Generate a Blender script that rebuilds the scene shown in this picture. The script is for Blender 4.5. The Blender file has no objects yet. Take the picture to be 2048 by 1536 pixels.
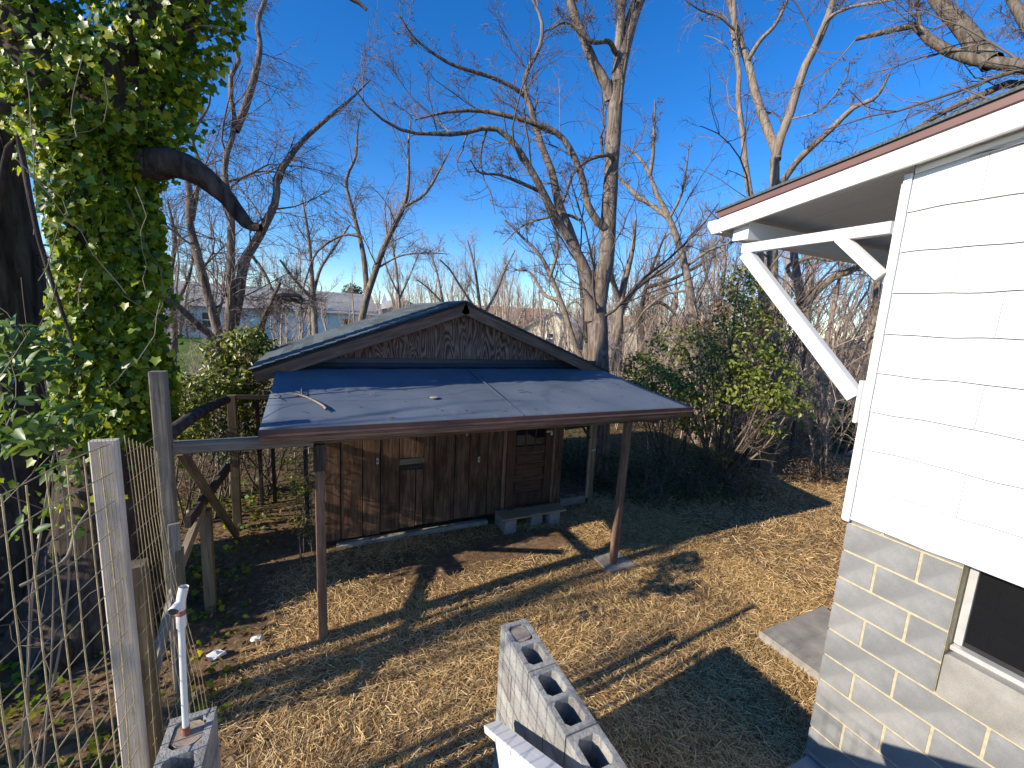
import bpy, bmesh, math, random
import numpy as np
from mathutils import Matrix, Vector, Quaternion
random.seed(7)
rng = np.random.default_rng(7)
scene = bpy.context.scene
COL = scene.collection

# ------------------------------------------------------------------ camera
F_PX, PITCH, ROLL, YAW, CAM_Z = 837.24, math.radians(8.6138), math.radians(-3.0559), math.radians(-25.155), 3.2
def _rot():
    cp, sp = math.cos(PITCH), math.sin(PITCH)
    fwd = np.array([0, cp, -sp]); right = np.array([1.0, 0, 0]); down = np.array([0, -sp, -cp])
    c, s = math.cos(ROLL), math.sin(ROLL)
    R = np.stack([c*right+s*down, -s*right+c*down, fwd], 1)
    cy, sy = math.cos(YAW), math.sin(YAW)
    return np.array([[cy, -sy, 0], [sy, cy, 0], [0, 0, 1]]) @ R
R = _rot()
CAM = np.array([0, 0, CAM_Z])
cd = bpy.data.cameras.new('camera'); cam = bpy.data.objects.new('camera', cd); COL.objects.link(cam)
cd.sensor_width = 36.0; cd.lens = F_PX/2048*36; cd.clip_start = 0.05; cd.clip_end = 3000
m = Matrix.Identity(4)
for i in range(3):
    m[i][0] = R[i, 0]; m[i][1] = -R[i, 1]; m[i][2] = -R[i, 2]; m[i][3] = CAM[i]
cam.matrix_world = m
scene.camera = cam

# ------------------------------------------------------------------ sky and sun
SUN = np.array([-2.12, -0.21, 1.0]); SUN /= np.linalg.norm(SUN)      # towards the sun
EL = math.asin(SUN[2]); AZ = math.atan2(SUN[0], SUN[1])
w = bpy.data.worlds.new('World'); scene.world = w; w.use_nodes = True
nt = w.node_tree; nt.nodes.clear()
sky = nt.nodes.new('ShaderNodeTexSky'); sky.sky_type = 'NISHITA'; sky.sun_disc = False
sky.sun_elevation = EL; sky.sun_rotation = AZ % (2*math.pi)
sky.air_density = 1.0; sky.dust_density = 0.0; sky.ozone_density = 5.0; sky.altitude = 200
hs = nt.nodes.new('ShaderNodeHueSaturation'); hs.inputs['Saturation'].default_value = 1.26; hs.inputs['Hue'].default_value = 0.508
bg = nt.nodes.new('ShaderNodeBackground'); bg.inputs['Strength'].default_value = 0.15
wo = nt.nodes.new('ShaderNodeOutputWorld')
nt.links.new(sky.outputs[0], hs.inputs['Color']); nt.links.new(hs.outputs[0], bg.inputs[0]); nt.links.new(bg.outputs[0], wo.inputs[0])
sl = bpy.data.lights.new('sun', 'SUN'); sl.energy = 5.0; sl.angle = math.radians(0.5); sl.color = (1.0, 0.90, 0.75)
so = bpy.data.objects.new('sun', sl); COL.objects.link(so)
so.rotation_euler = Vector(SUN).to_track_quat('Z', 'Y').to_euler()
so.location = (-20, -2, 12)
scene.view_settings.view_transform = 'Standard'; scene.view_settings.look = 'None'
scene.view_settings.exposure = 0.58; scene.view_settings.gamma = 1.0

# ------------------------------------------------------------------ helpers: placement
def ray(px, py): return R @ np.array([(px-1024)/F_PX, (py-768)/F_PX, 1.0])
def at(px, py, hd=None, x=None, y=None, z=None):
    d = ray(px, py)
    if hd is not None: k = hd/math.hypot(d[0], d[1])
    elif x is not None: k = x/d[0]
    elif y is not None: k = y/d[1]
    else: k = (z-CAM_Z)/d[2]
    return CAM + d*k

W = {}
def reg(o, mw, parent=None):
    COL.objects.link(o)
    W[o.name] = mw.copy()
    if parent is not None:
        o.parent = parent
        o.matrix_parent_inverse = W[parent.name].inverted()
    o.matrix_basis = mw
    return o
def tag(o, label, cat, group=None, kind=None):
    if label: o['label'] = label
    if cat: o['category'] = cat
    if group: o['group'] = group
    if kind: o['kind'] = kind
    return o
def thing(name, label, cat, loc=(0, 0, 0), group=None):
    o = bpy.data.objects.new(name, None); o.empty_display_size = 0.1
    reg(o, Matrix.Translation(Vector(loc)))
    return tag(o, label, cat, group)
def obj(name, me, parent=None, mw=None):
    return reg(bpy.data.objects.new(name, me), mw if mw is not None else Matrix.Identity(4), parent)

def mesh_np(name, verts, quads=None, tris=None, mat=None, smooth=False, mats=None, qmat=None, tmat=None):
    me = bpy.data.meshes.new(name)
    verts = np.ascontiguousarray(verts, dtype=np.float32).reshape(-1, 3)
    me.vertices.add(len(verts)); me.vertices.foreach_set('co', verts.ravel())
    q = np.zeros((0, 4), np.int32) if quads is None else np.asarray(quads, np.int32).reshape(-1, 4)
    t = np.zeros((0, 3), np.int32) if tris is None else np.asarray(tris, np.int32).reshape(-1, 3)
    loops = np.concatenate([q.ravel(), t.ravel()])
    me.loops.add(len(loops)); me.loops.foreach_set('vertex_index', loops.astype(np.int32))
    n = len(q)+len(t)
    me.polygons.add(n)
    start = np.concatenate([np.arange(len(q))*4, len(q)*4+np.arange(len(t))*3]).astype(np.int32)
    me.polygons.foreach_set('loop_start', start)
    if smooth: me.polygons.foreach_set('use_smooth', np.ones(n, bool))
    if mats:
        for mm in mats: me.materials.append(mm)
        if qmat is not None or tmat is not None:
            idx = np.concatenate([np.zeros(len(q), np.int32) if qmat is None else qmat, np.zeros(len(t), np.int32) if tmat is None else tmat])
            me.polygons.foreach_set('material_index', idx.astype(np.int32))
    elif mat: me.materials.append(mat)
    me.update(calc_edges=True); me.validate()
    return me

# ------------------------------------------------------------------ helpers: materials
class NB:
    def __init__(s, name):
        s.m = bpy.data.materials.new(name); s.m.use_nodes = True
        s.t = s.m.node_tree; s.t.nodes.clear()
        s.out = s.n('ShaderNodeOutputMaterial')
    def n(s, typ, **kw):
        nd = s.t.nodes.new(typ)
        for k, v in kw.items():
            if k.startswith('_'): setattr(nd, k[1:], v)
            else: nd.inputs[k.replace('__', ' ')].default_value = v
        return nd
    def l(s, a, b): s.t.links.new(a, b)
    def coord(s, scale=(1, 1, 1), kind='Object', rand=False):
        tc = s.n('ShaderNodeTexCoord'); mp = s.n('ShaderNodeMapping'); mp.inputs['Scale'].default_value = scale
        s.l(tc.outputs[kind], mp.inputs['Vector'])
        if rand:
            oi = s.n('ShaderNodeObjectInfo'); mu = s.n('ShaderNodeMath', _operation='MULTIPLY'); mu.inputs[1].default_value = 57.0
            cb = s.n('ShaderNodeCombineXYZ'); s.l(oi.outputs['Random'], mu.inputs[0])
            for i in range(3): s.l(mu.outputs[0], cb.inputs[i])
            s.l(cb.outputs[0], mp.inputs['Location'])
        return mp.outputs[0]
    def noise(s, vec, scale, detail=4, rough=0.55, dist=0.0):
        nd = s.n('ShaderNodeTexNoise'); nd.inputs['Scale'].default_value = scale; nd.inputs['Detail'].default_value = detail
        nd.inputs['Roughness'].default_value = rough; nd.inputs['Distortion'].default_value = dist
        s.l(vec, nd.inputs['Vector']); return nd.outputs['Fac']
    def ramp(s, fac, stops):
        r = s.n('ShaderNodeValToRGB'); e = r.color_ramp.elements
        while len(e) < len(stops): e.new(0.5)
        for el, (p, c) in zip(e, stops):
            el.position = p; el.color = (c, c, c, 1) if isinstance(c, (int, float)) else (*c, 1)
        s.l(fac, r.inputs[0]); return r.outputs[0]
    def mix(s, a, b, fac, blend='MIX'):
        x = s.n('ShaderNodeMix', _data_type='RGBA', _blend_type=blend)
        for v, k in ((fac, 0), (a, 6), (b, 7)):
            if isinstance(v, (int, float)): x.inputs[k].default_value = v
            elif isinstance(v, tuple): x.inputs[k].default_value = (*v, 1)
            else: s.l(v, x.inputs[k])
        return x.outputs[2]
    def rnd(s):
        return s.n('ShaderNodeObjectInfo').outputs['Random']
    def island(s):
        return s.n('ShaderNodeNewGeometry').outputs['Random Per Island']
    def bump(s, h, strength=0.4, dist=0.01):
        b = s.n('ShaderNodeBump'); b.inputs['Strength'].default_value = strength; b.inputs['Distance'].default_value = dist
        s.l(h, b.inputs['Height']); return b.outputs[0]
    def pbr(s, col, rough=0.8, bump=None, spec=0.3, metal=0.0, **kw):
        p = s.n('ShaderNodeBsdfPrincipled')
        if isinstance(col, tuple): p.inputs['Base Color'].default_value = (*col, 1)
        else: s.l(col, p.inputs['Base Color'])
        if isinstance(rough, (int, float)): p.inputs['Roughness'].default_value = rough
        else: s.l(rough, p.inputs['Roughness'])
        p.inputs['Specular IOR Level'].default_value = spec; p.inputs['Metallic'].default_value = metal
        for k, v in kw.items(): p.inputs[k.replace('__', ' ')].default_value = v
        if bump is not None: s.l(bump, p.inputs['Normal'])
        s.l(p.outputs[0], s.out.inputs[0]); return s.m

def m_wood(name, dark, mid, light, streak=9.0, rough=0.85, bump=0.5, gain=(0.25, 0.5, 0.8), stain=0.5, sc=1.0):
    b = NB(name); v = b.coord((1.2*sc, streak*3*sc, streak*3*sc), rand=True)
    g = b.noise(v, 2.2, 6, 0.65, 0.6)
    c = b.ramp(g, [(gain[0], dark), (gain[1], mid), (gain[2], light)])
    v2 = b.coord((0.9, 3.5, 3.5), rand=True); s2 = b.noise(v2, 2.6, 4, 0.6)
    st = b.ramp(s2, [(0.35, 0.35), (0.62, 1.0)])
    c2 = b.mix(c, st, stain, 'MULTIPLY')
    tone = b.ramp(b.rnd(), [(0, (0.74, 0.74, 0.76)), (0.5, (1, 1, 1)), (1, (1.22, 1.12, 1.0))])
    c3 = b.mix(c2, tone, 1.0, 'MULTIPLY')
    return b.pbr(c3, rough, b.bump(g, bump, 0.004), 0.25)
def m_bark(name, dark, mid, light, scale=1.0, lichen=None, bump=1.0):
    b = NB(name); v = b.coord((9*scale, 9*scale, 1.6*scale))
    n1 = b.noise(v, 1.6, 6, 0.62, 0.8)
    c = b.ramp(n1, [(0.32, dark), (0.52, mid), (0.75, light)])
    if lichen:
        n2 = b.noise(b.coord((3, 3, 2)), 2.2, 5, 0.65)
        c = b.mix(c, lichen, b.ramp(n2, [(0.56, 0.0), (0.7, 0.75)]))
    return b.pbr(c, 0.95, b.bump(n1, bump*0.7, 0.035), 0.15)
def m_leaf(name, cols, rough=0.42, transl=0.35, spec=0.5):
    b = NB(name)
    c = b.ramp(b.island(), [(i/(len(cols)-1), k) for i, k in enumerate(cols)])
    tone = b.ramp(b.rnd(), [(0, 0.75), (1, 1.25)])
    c = b.mix(c, tone, 1.0, 'MULTIPLY')
    p = b.n('ShaderNodeBsdfPrincipled'); b.l(c, p.inputs['Base Color']); p.inputs['Roughness'].default_value = rough
    p.inputs['Specular IOR Level'].default_value = spec
    t = b.n('ShaderNodeBsdfTranslucent')
    tc = b.mix(c, (1.35, 1.25, 0.5), 1.0, 'MULTIPLY'); b.l(tc, t.inputs[0])
    mx = b.n('ShaderNodeMixShader'); mx.inputs[0].default_value = transl
    b.l(p.outputs[0], mx.inputs[1]); b.l(t.outputs[0], mx.inputs[2]); b.l(mx.outputs[0], b.out.inputs[0])
    return b.m
def m_plain(name, col, rough=0.6, spec=0.3, metal=0.0, var=0.15, scale=8.0, bump=0.15):
    b = NB(name); n1 = b.noise(b.coord(), scale, 6, 0.6)
    lo = tuple(x*(1-var) for x in col); hi = tuple(min(1, x*(1+var)) for x in col)
    c = b.ramp(n1, [(0.3, lo), (0.7, hi)])
    return b.pbr(c, rough, b.bump(n1, bump, 0.004), spec, metal)
def m_block(name, lo, mid, hi, grain=90, pit=0.6):
    b = NB(name); v = b.coord()
    big = b.noise(v, 5, 5, 0.6); fine = b.noise(v, grain, 4, 0.7)
    c = b.ramp(big, [(0.3, lo), (0.5, mid), (0.72, hi)])
    c = b.mix(c, b.ramp(fine, [(0.3, 0.72), (0.5, 1.0)]), 0.7, 'MULTIPLY')
    c = b.mix(c, b.ramp(b.rnd(), [(0, (0.86, 0.87, 0.88)), (1, (1.12, 1.1, 1.08))]), 1.0, 'MULTIPLY')
    return b.pbr(c, 0.95, b.bump(fine, pit, 0.012 if pit > 0.9 else 0.006), 0.2)

M = {}
M['plank'] = m_wood('shed_plank_wood', (0.055, 0.030, 0.018), (0.185, 0.103, 0.06), (0.35, 0.215, 0.13), 7, stain=0.85)
M['door'] = m_wood('door_wood', (0.05, 0.024, 0.015), (0.11, 0.054, 0.034), (0.17, 0.09, 0.058), 9, 0.6, stain=0.5)
M['board'] = m_wood('brown_board_wood', (0.09, 0.048, 0.031), (0.225, 0.132, 0.088), (0.40, 0.27, 0.19), 8, stain=0.45)
M['grey'] = m_wood('weathered_grey_wood', (0.13, 0.105, 0.08), (0.30, 0.255, 0.20), (0.46, 0.41, 0.34), 9, stain=0.4)
M['pale'] = m_wood('pale_grey_board_wood', (0.30, 0.275, 0.255), (0.46, 0.435, 0.42), (0.60, 0.575, 0.56), 6, stain=0.25)
M['olive'] = m_wood('greenish_treated_wood', (0.085, 0.063, 0.035), (0.20, 0.155, 0.095), (0.32, 0.26, 0.17), 8, stain=0.4)
M['darkwood'] = m_wood('dark_old_wood', (0.02, 0.016, 0.015), (0.06, 0.05, 0.045), (0.12, 0.1, 0.085), 8, stain=0.5)
M['stepwood'] = m_wood('step_board_wood', (0.14, 0.11, 0.07), (0.26, 0.21, 0.14), (0.38, 0.32, 0.22), 8, stain=0.3)
# plywood gable: cathedral grain
b = NB('plywood_sheet'); v = b.coord((2.9, 1.0, 0.6))
n0 = b.noise(v, 1.5, 2, 0.45, 0.35)
wv = b.n('ShaderNodeMath', _operation='MULTIPLY'); b.l(n0, wv.inputs[0]); wv.inputs[1].default_value = 120.0
sn = b.n('ShaderNodeMath', _operation='SINE'); b.l(wv.outputs[0], sn.inputs[0])
nz = b.noise(b.coord((5, 1, 1.4)), 3, 5, 0.65)
ad = b.n('ShaderNodeMath', _operation='MULTIPLY_ADD'); b.l(sn.outputs[0], ad.inputs[0]); ad.inputs[1].default_value = 0.26; b.l(nz, ad.inputs[2])
c = b.ramp(ad.outputs[0], [(0.2, (0.075, 0.042, 0.03)), (0.52, (0.18, 0.105, 0.074)), (0.85, (0.30, 0.21, 0.16))])
M['ply'] = b.pbr(c, 0.85, b.bump(sn.outputs[0], 0.25, 0.004), 0.2)
# roofing membrane
b = NB('roof_membrane'); v = b.coord((1, 1, 1))
n1 = b.noise(v, 1.2, 5, 0.6); n2 = b.noise(b.coord((3, 0.6, 1)), 4, 6, 0.7); n3 = b.noise(v, 60, 3, 0.7)
c = b.ramp(n1, [(0.3, (0.085, 0.108, 0.14)), (0.7, (0.135, 0.163, 0.20))])
c = b.mix(c, (0.34, 0.34, 0.34), b.ramp(n2, [(0.62, 0.0), (0.8, 0.45)]))
M['membrane'] = b.pbr(c, 0.62, b.bump(n3, 0.25, 0.002), 0.35)
b = NB('asphalt_shingle'); v = b.coord(); n1 = b.noise(v, 80, 3, 0.7); n2 = b.noise(v, 2.5, 4)
c = b.ramp(n1, [(0.3, (0.045, 0.055, 0.06)), (0.55, (0.10, 0.12, 0.125)), (0.75, (0.20, 0.22, 0.22))])
c = b.mix(c, b.ramp(b.rnd(), [(0, 0.75), (1, 1.25)]), 1.0, 'MULTIPLY')
M['shingle'] = b.pbr(c, 0.95, b.bump(n1, 0.5, 0.004), 0.2)
M['flash'] = m_plain('dark_metal_flashing', (0.028, 0.031, 0.038), 0.45, 0.5, 0.2, 0.2)
M['drip'] = m_plain('brown_metal_edge', (0.16, 0.085, 0.075), 0.5, 0.4, 0.0, 0.12, 5)
M['drip_dark'] = m_plain('dark_brown_metal_edge', (0.085, 0.048, 0.040), 0.55, 0.35, 0.0, 0.2, 5)
M['galv'] = m_plain('galvanised_metal', (0.55, 0.54, 0.52), 0.5, 0.5, 0.4, 0.15)
M['white'] = m_plain('white_paint', (0.80, 0.81, 0.80), 0.55, 0.35, 0, 0.035, 3, 0.05)
M['whitewood'] = m_wood('white_painted_wood', (0.66, 0.66, 0.65), (0.80, 0.80, 0.79), (0.86, 0.86, 0.85), 8, 0.6, 0.25, stain=0.08)
b = NB('white_siding_shingle'); v = b.coord((6, 6, 1)); n1 = b.noise(b.coord((1, 90, 6)), 1.0, 4, 0.7); n2 = b.noise(b.coord(), 1.5, 4)
c = b.mix(b.ramp(n2, [(0.3, (0.70, 0.71, 0.70)), (0.7, (0.76, 0.76, 0.755))]), b.ramp(b.rnd(), [(0, 0.965), (1, 1.0)]), 1.0, 'MULTIPLY')
M['siding'] = b.pbr(c, 0.6, b.bump(n1, 0.12, 0.002), 0.3)
M['backing'] = m_plain('tar_paper', (0.30, 0.31, 0.34), 0.9, 0.1)
M['block'] = m_block('concrete_block', (0.185, 0.186, 0.183), (0.235, 0.236, 0.232), (0.31, 0.31, 0.30), 130, 0.2)
M['roughblock'] = m_block('coarse_concrete_block', (0.20, 0.195, 0.18), (0.32, 0.31, 0.29), (0.45, 0.44, 0.41), 48, 1.0)
M['mortar'] = m_plain('cream_mortar', (0.46, 0.395, 0.27), 0.95, 0.1, 0, 0.2, 30, 0.5)
M['concrete'] = m_block('cast_concrete', (0.25, 0.235, 0.205), (0.32, 0.30, 0.265), (0.40, 0.38, 0.34), 110, 0.4)
M['fill'] = m_block('mortar_fill', (0.34, 0.27, 0.20), (0.42, 0.34, 0.26), (0.50, 0.42, 0.33), 80, 0.7)
M['pvc'] = m_plain('white_plastic_pipe', (0.72, 0.71, 0.68), 0.4, 0.5, 0, 0.06, 10, 0.05)
M['rust'] = m_plain('red_pipe_primer', (0.32, 0.12, 0.08), 0.8, 0.2, 0, 0.3, 40)
M['wire'] = m_plain('rusty_fence_wire', (0.40, 0.32, 0.18), 0.6, 0.4, 0.1, 0.35, 30)
M['post'] = m_plain('rusty_steel_post', (0.10, 0.055, 0.045), 0.8, 0.3, 0.2, 0.3, 20)
b = NB('window_glass')
p = b.n('ShaderNodeBsdfPrincipled'); p.inputs['Base Color'].default_value = (0.010, 0.010, 0.011, 1)
nz = b.noise(b.coord(), 6, 6, 0.7); b.l(b.ramp(nz, [(0.5, 0.015), (0.8, 0.12)]), p.inputs['Roughness'])
p.inputs['Specular IOR Level'].default_value = 0.5; b.l(p.outputs[0], b.out.inputs[0]); M['glass'] = b.m
M['bark_grey'] = m_bark('walnut_bark', (0.06, 0.045, 0.036), (0.185, 0.145, 0.115), (0.32, 0.265, 0.215), 1.0, (0.34, 0.31, 0.265))
M['bark_dark'] = m_bark('dark_furrowed_bark', (0.022, 0.017, 0.014), (0.07, 0.052, 0.042), (0.135, 0.105, 0.085), 0.8)
M['bark_tan'] = m_bark('tan_bark', (0.11, 0.085, 0.066), (0.25, 0.20, 0.158), (0.37, 0.31, 0.25), 1.2)
M['bark_lichen'] = m_bark('lichen_bark', (0.06, 0.047, 0.038), (0.145, 0.118, 0.094), (0.24, 0.20, 0.165), 1.0, (0.27, 0.28, 0.225))
def m_twig(name, a, bcol):
    b = NB(name); c = b.ramp(b.island(), [(0, a), (1, bcol)]); return b.pbr(c, 0.9, None, 0.15)
M['twig'] = m_twig('twig_bark', (0.09, 0.068, 0.055), (0.25, 0.20, 0.165))
M['twig_red'] = m_twig('reddish_twig_bark', (0.11, 0.08, 0.066), (0.26, 0.20, 0.17))
M['vine'] = m_twig('dry_vine_stem', (0.16, 0.12, 0.085), (0.34, 0.28, 0.21))
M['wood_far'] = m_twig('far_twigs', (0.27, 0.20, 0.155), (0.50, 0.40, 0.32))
M['ivy'] = m_leaf('ivy_leaf', [(0.055, 0.125, 0.015), (0.14, 0.25, 0.025), (0.32, 0.41, 0.035), (0.54, 0.52, 0.05)], 0.38, 0.58)
M['privet'] = m_leaf('privet_leaf', [(0.055, 0.09, 0.016), (0.11, 0.16, 0.026), (0.24, 0.28, 0.045), (0.42, 0.40, 0.09)], 0.36, 0.45)
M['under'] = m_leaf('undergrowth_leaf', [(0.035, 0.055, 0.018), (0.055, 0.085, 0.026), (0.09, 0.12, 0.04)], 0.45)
M['broad'] = m_leaf('broad_leaf', [(0.05, 0.10, 0.018), (0.09, 0.165, 0.03), (0.16, 0.225, 0.055)], 0.4)
M['brown_leaf'] = m_leaf('dry_leaf', [(0.10, 0.055, 0.025), (0.19, 0.115, 0.055), (0.28, 0.19, 0.10)], 0.8, 0.15, 0.2)
M['conifer'] = m_leaf('conifer_needles', [(0.03, 0.055, 0.02), (0.05, 0.08, 0.025)], 0.6, 0.1)
b = NB('straw'); c = b.ramp(b.island(), [(0, (0.19, 0.105, 0.042)), (0.36, (0.48, 0.295, 0.115)), (0.78, (0.74, 0.51, 0.225)), (1, (0.90, 0.71, 0.40))])
M['straw'] = b.pbr(c, 0.6, None, 0.35)
M['grassblade'] = m_leaf('grass_blade', [(0.06, 0.10, 0.015), (0.10, 0.15, 0.025)], 0.6, 0.3)
# ground
b = NB('ground_soil'); tc = b.n('ShaderNodeTexCoord'); P_ = tc.outputs['Object']
sep = b.n('ShaderNodeSeparateXYZ'); b.l(P_, sep.inputs[0])
n1 = b.noise(P_, 1.1, 6, 0.62); n2 = b.noise(P_, 14, 6, 0.7); n3 = b.noise(P_, 0.12, 4, 0.6)
soil = b.ramp(n2, [(0.3, (0.13, 0.082, 0.045)), (0.6, (0.26, 0.17, 0.10)), (0.8, (0.36, 0.25, 0.155))])
litter = b.ramp(n2, [(0.3, (0.06, 0.04, 0.022)), (0.55, (0.15, 0.10, 0.055)), (0.75, (0.26, 0.18, 0.10))])
grass = b.ramp(n2, [(0.3, (0.045, 0.06, 0.018)), (0.6, (0.10, 0.115, 0.035)), (0.8, (0.19, 0.165, 0.075))])
far = b.mix(litter, grass, b.ramp(n3, [(0.42, 0.0), (0.6, 1.0)]))
dy = b.n('ShaderNodeMapRange'); dy.inputs[1].default_value = 6.0; dy.inputs[2].default_value = 8.5; b.l(sep.outputs['Y'], dy.inputs[0])
c = b.mix(soil, litter, b.ramp(n1, [(0.4, 0.0), (0.6, 0.8)]))
c = b.mix(c, far, dy.outputs[0])
M['soil'] = b.pbr(c, 0.98, b.bump(n2, 0.8, 0.03), 0.1)
b = NB('lawn'); v = b.coord(); n1 = b.noise(v, 0.35, 5, 0.6); n2 = b.noise(v, 9, 5, 0.7)
c = b.ramp(n1, [(0.35, (0.07, 0.13, 0.02)), (0.55, (0.12, 0.165, 0.035)), (0.72, (0.22, 0.20, 0.08))])
c = b.mix(c, b.ramp(n2, [(0.3, 0.6), (0.7, 1.2)]), 0.8, 'MULTIPLY'); M['lawn'] = b.pbr(c, 0.95, b.bump(n2, 0.8, 0.05), 0.1)
M['asphalt'] = m_plain('road_asphalt', (0.20, 0.195, 0.19), 0.9, 0.2, 0, 0.1, 20)
M['roof_grey'] = m_plain('grey_roof', (0.33, 0.32, 0.30), 0.9, 0.2, 0, 0.12, 3)
M['roof_brown'] = m_plain('brown_roof', (0.33, 0.19, 0.12), 0.9, 0.2, 0, 0.12, 3)
M['wall_white'] = m_plain('white_clapboard', (0.72, 0.73, 0.74), 0.8, 0.2, 0, 0.05)
M['wall_cream'] = m_plain('cream_clapboard', (0.64, 0.59, 0.46), 0.8, 0.2, 0, 0.05)
M['wall_blue'] = m_plain('grey_blue_clapboard', (0.28, 0.32, 0.38), 0.8, 0.2, 0, 0.05)
M['brick'] = m_plain('red_brick_far', (0.30, 0.14, 0.10), 0.9, 0.2, 0, 0.15)
M['darkpane'] = m_plain('dark_pane', (0.03, 0.032, 0.036), 0.15, 0.6, 0, 0.1)
M['stone'] = m_block('field_stone', (0.20, 0.17, 0.14), (0.28, 0.25, 0.21), (0.36, 0.33, 0.28), 40, 0.7)

# ------------------------------------------------------------------ helpers: solid pieces
def octa_mesh(L, w_, t, mat, c=0.003, name='board', x0=0.0, warp=0.0):
    c = min(c, w_*0.3, t*0.3)
    prof = [(-w_/2+c, -t/2), (w_/2-c, -t/2), (w_/2, -t/2+c), (w_/2, t/2-c), (w_/2-c, t/2), (-w_/2+c, t/2), (-w_/2, t/2-c), (-w_/2, -t/2+c)]
    v = [(x0, a, b_) for a, b_ in prof]+[(x0+L, a, b_) for a, b_ in prof]
    me = bpy.data.meshes.new(name)
    f = [[i, (i+1) % 8, 8+(i+1) % 8, 8+i] for i in range(8)]
    f += [list(range(7, -1, -1)), list(range(8, 16))]
    me.from_pydata(v, [], f); me.materials.append(mat); me.update()
    return me
def frame_m(p0, p1, up):
    p0 = Vector(p0); x = (Vector(p1)-p0); L = x.length; x.normalize()
    u = Vector(up); y = u.cross(x); y.normalize(); z = x.cross(y)
    mw = Matrix((( x.x, y.x, z.x, p0.x), (x.y, y.y, z.y, p0.y), (x.z, y.z, z.z, p0.z), (0, 0, 0, 1)))
    return mw, L
def board(name, p0, p1, w_, t, mat, parent=None, up=(0, 0, 1), c=0.003):
    """long piece from p0 to p1; w_ across (perpendicular to up), t along up"""
    mw, L = frame_m(p0, p1, up)
    return obj(name, octa_mesh(L, w_, t, mat, c, name), parent, mw)
def box(name, lo, hi, mat, parent=None, c=0.003):
    """axis-aligned chamfered box, long axis x"""
    lo = Vector(lo); hi = Vector(hi); d = hi-lo
    me = octa_mesh(d.x, d.y, d.z, mat, c, name)
    return obj(name, me, parent, Matrix.Translation((lo.x, (lo.y+hi.y)/2, (lo.z+hi.z)/2)))
def poly_prism(name, pts, off, mat, parent=None):
    """flat polygon (list of 3-D points) extruded by vector off; local origin at its first point"""
    o0 = Vector(pts[0]); n = len(pts); off = Vector(off)
    v = [tuple(Vector(p)-o0) for p in pts]+[tuple(Vector(p)-o0+off) for p in pts]
    f = [list(range(n)), list(range(2*n-1, n-1, -1))]+[[i, n+i, n+(i+1) % n, (i+1) % n] for i in range(n)]
    me = bpy.data.meshes.new(name); me.from_pydata(v, [], f); me.materials.append(mat)
    bm = bmesh.new(); bm.from_mesh(me); bmesh.ops.recalc_face_normals(bm, faces=bm.faces); bm.to_mesh(me); bm.free()
    return obj(name, me, parent, Matrix.Translation(o0))

# ------------------------------------------------------------------ helpers: tubes, growth, leaves (vectorised)
def tubes(P, Rr, sides=5, cap=False, rough=0.0):
    P = np.asarray(P, float); Rr = np.asarray(Rr, float); Mn, N, _ = P.shape
    T = np.empty_like(P); T[:, 1:-1] = P[:, 2:]-P[:, :-2]; T[:, 0] = P[:, 1]-P[:, 0]; T[:, -1] = P[:, -1]-P[:, -2]
    T /= np.linalg.norm(T, axis=2, keepdims=True)+1e-9
    mean = T.mean(1); ref = np.zeros((Mn, 3)); ref[np.arange(Mn), np.abs(mean).argmin(1)] = 1
    U = np.cross(T, ref[:, None, :]); U /= np.linalg.norm(U, axis=2, keepdims=True)+1e-9
    V = np.cross(T, U)
    a = np.arange(sides)/sides*2*np.pi
    rr = Rr[:, :, None]*np.ones(sides)
    if rough > 0: rr = rr*(1+rng.normal(0, rough, rr.shape))
    ring = P[:, :, None, :]+rr[..., None]*(np.cos(a)[None, None, :, None]*U[:, :, None, :]+np.sin(a)[None, None, :, None]*V[:, :, None, :])
    verts = ring.reshape(-1, 3)
    i = np.arange(N-1)[:, None]*sides; j = np.arange(sides)[None, :]; j2 = (j+1) % sides
    q = np.stack([i+j, i+j2, i+sides+j2, i+sides+j], -1).reshape(-1, 4)
    q = (np.arange(Mn)[:, None, None]*N*sides+q[None]).reshape(-1, 4)
    return verts, q
class Geo:
    def __init__(s): s.v = []; s.q = []; s.t = []; s.n = 0
    def add(s, v, q=None, t=None):
        s.v.append(v)
        if q is not None: s.q.append(q+s.n)
        if t is not None: s.t.append(t+s.n)
        s.n += len(v)
    def mesh(s, name, mat, smooth=True, org=(0, 0, 0)):
        v = np.concatenate(s.v)-np.asarray(org, float)
        return mesh_np(name, v, np.concatenate(s.q) if s.q else None, np.concatenate(s.t) if s.t else None, mat, smooth)
    def obj(s, name, mat, parent=None, smooth=True):
        org = W[parent.name].translation if parent is not None else Vector((0, 0, 0))
        return obj(name, s.mesh(name, mat, smooth, tuple(org)), parent, Matrix.Translation(org))
def spline(pts, rad, n=14):
    pts = np.asarray(pts, float); k = len(pts)
    seg = np.r_[0, np.cumsum(np.linalg.norm(np.diff(pts, axis=0), axis=1))]
    u = np.linspace(0, seg[-1], n)
    out = np.empty((n, 3))
    ext = np.vstack([2*pts[0]-pts[1], pts, 2*pts[-1]-pts[-2]])
    for a, uu in enumerate(u):
        i = min(max(np.searchsorted(seg, uu, 'right')-1, 0), k-2); t = (uu-seg[i])/(seg[i+1]-seg[i]+1e-9)
        p0, p1, p2, p3 = ext[i:i+4]
        out[a] = 0.5*((2*p1)+(-p0+p2)*t+(2*p0-5*p1+4*p2-p3)*t*t+(-p0+3*p1-3*p2+p3)*t**3)
    r = np.interp(u/seg[-1], np.linspace(0, 1, len(rad)), rad)
    return out, r
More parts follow.
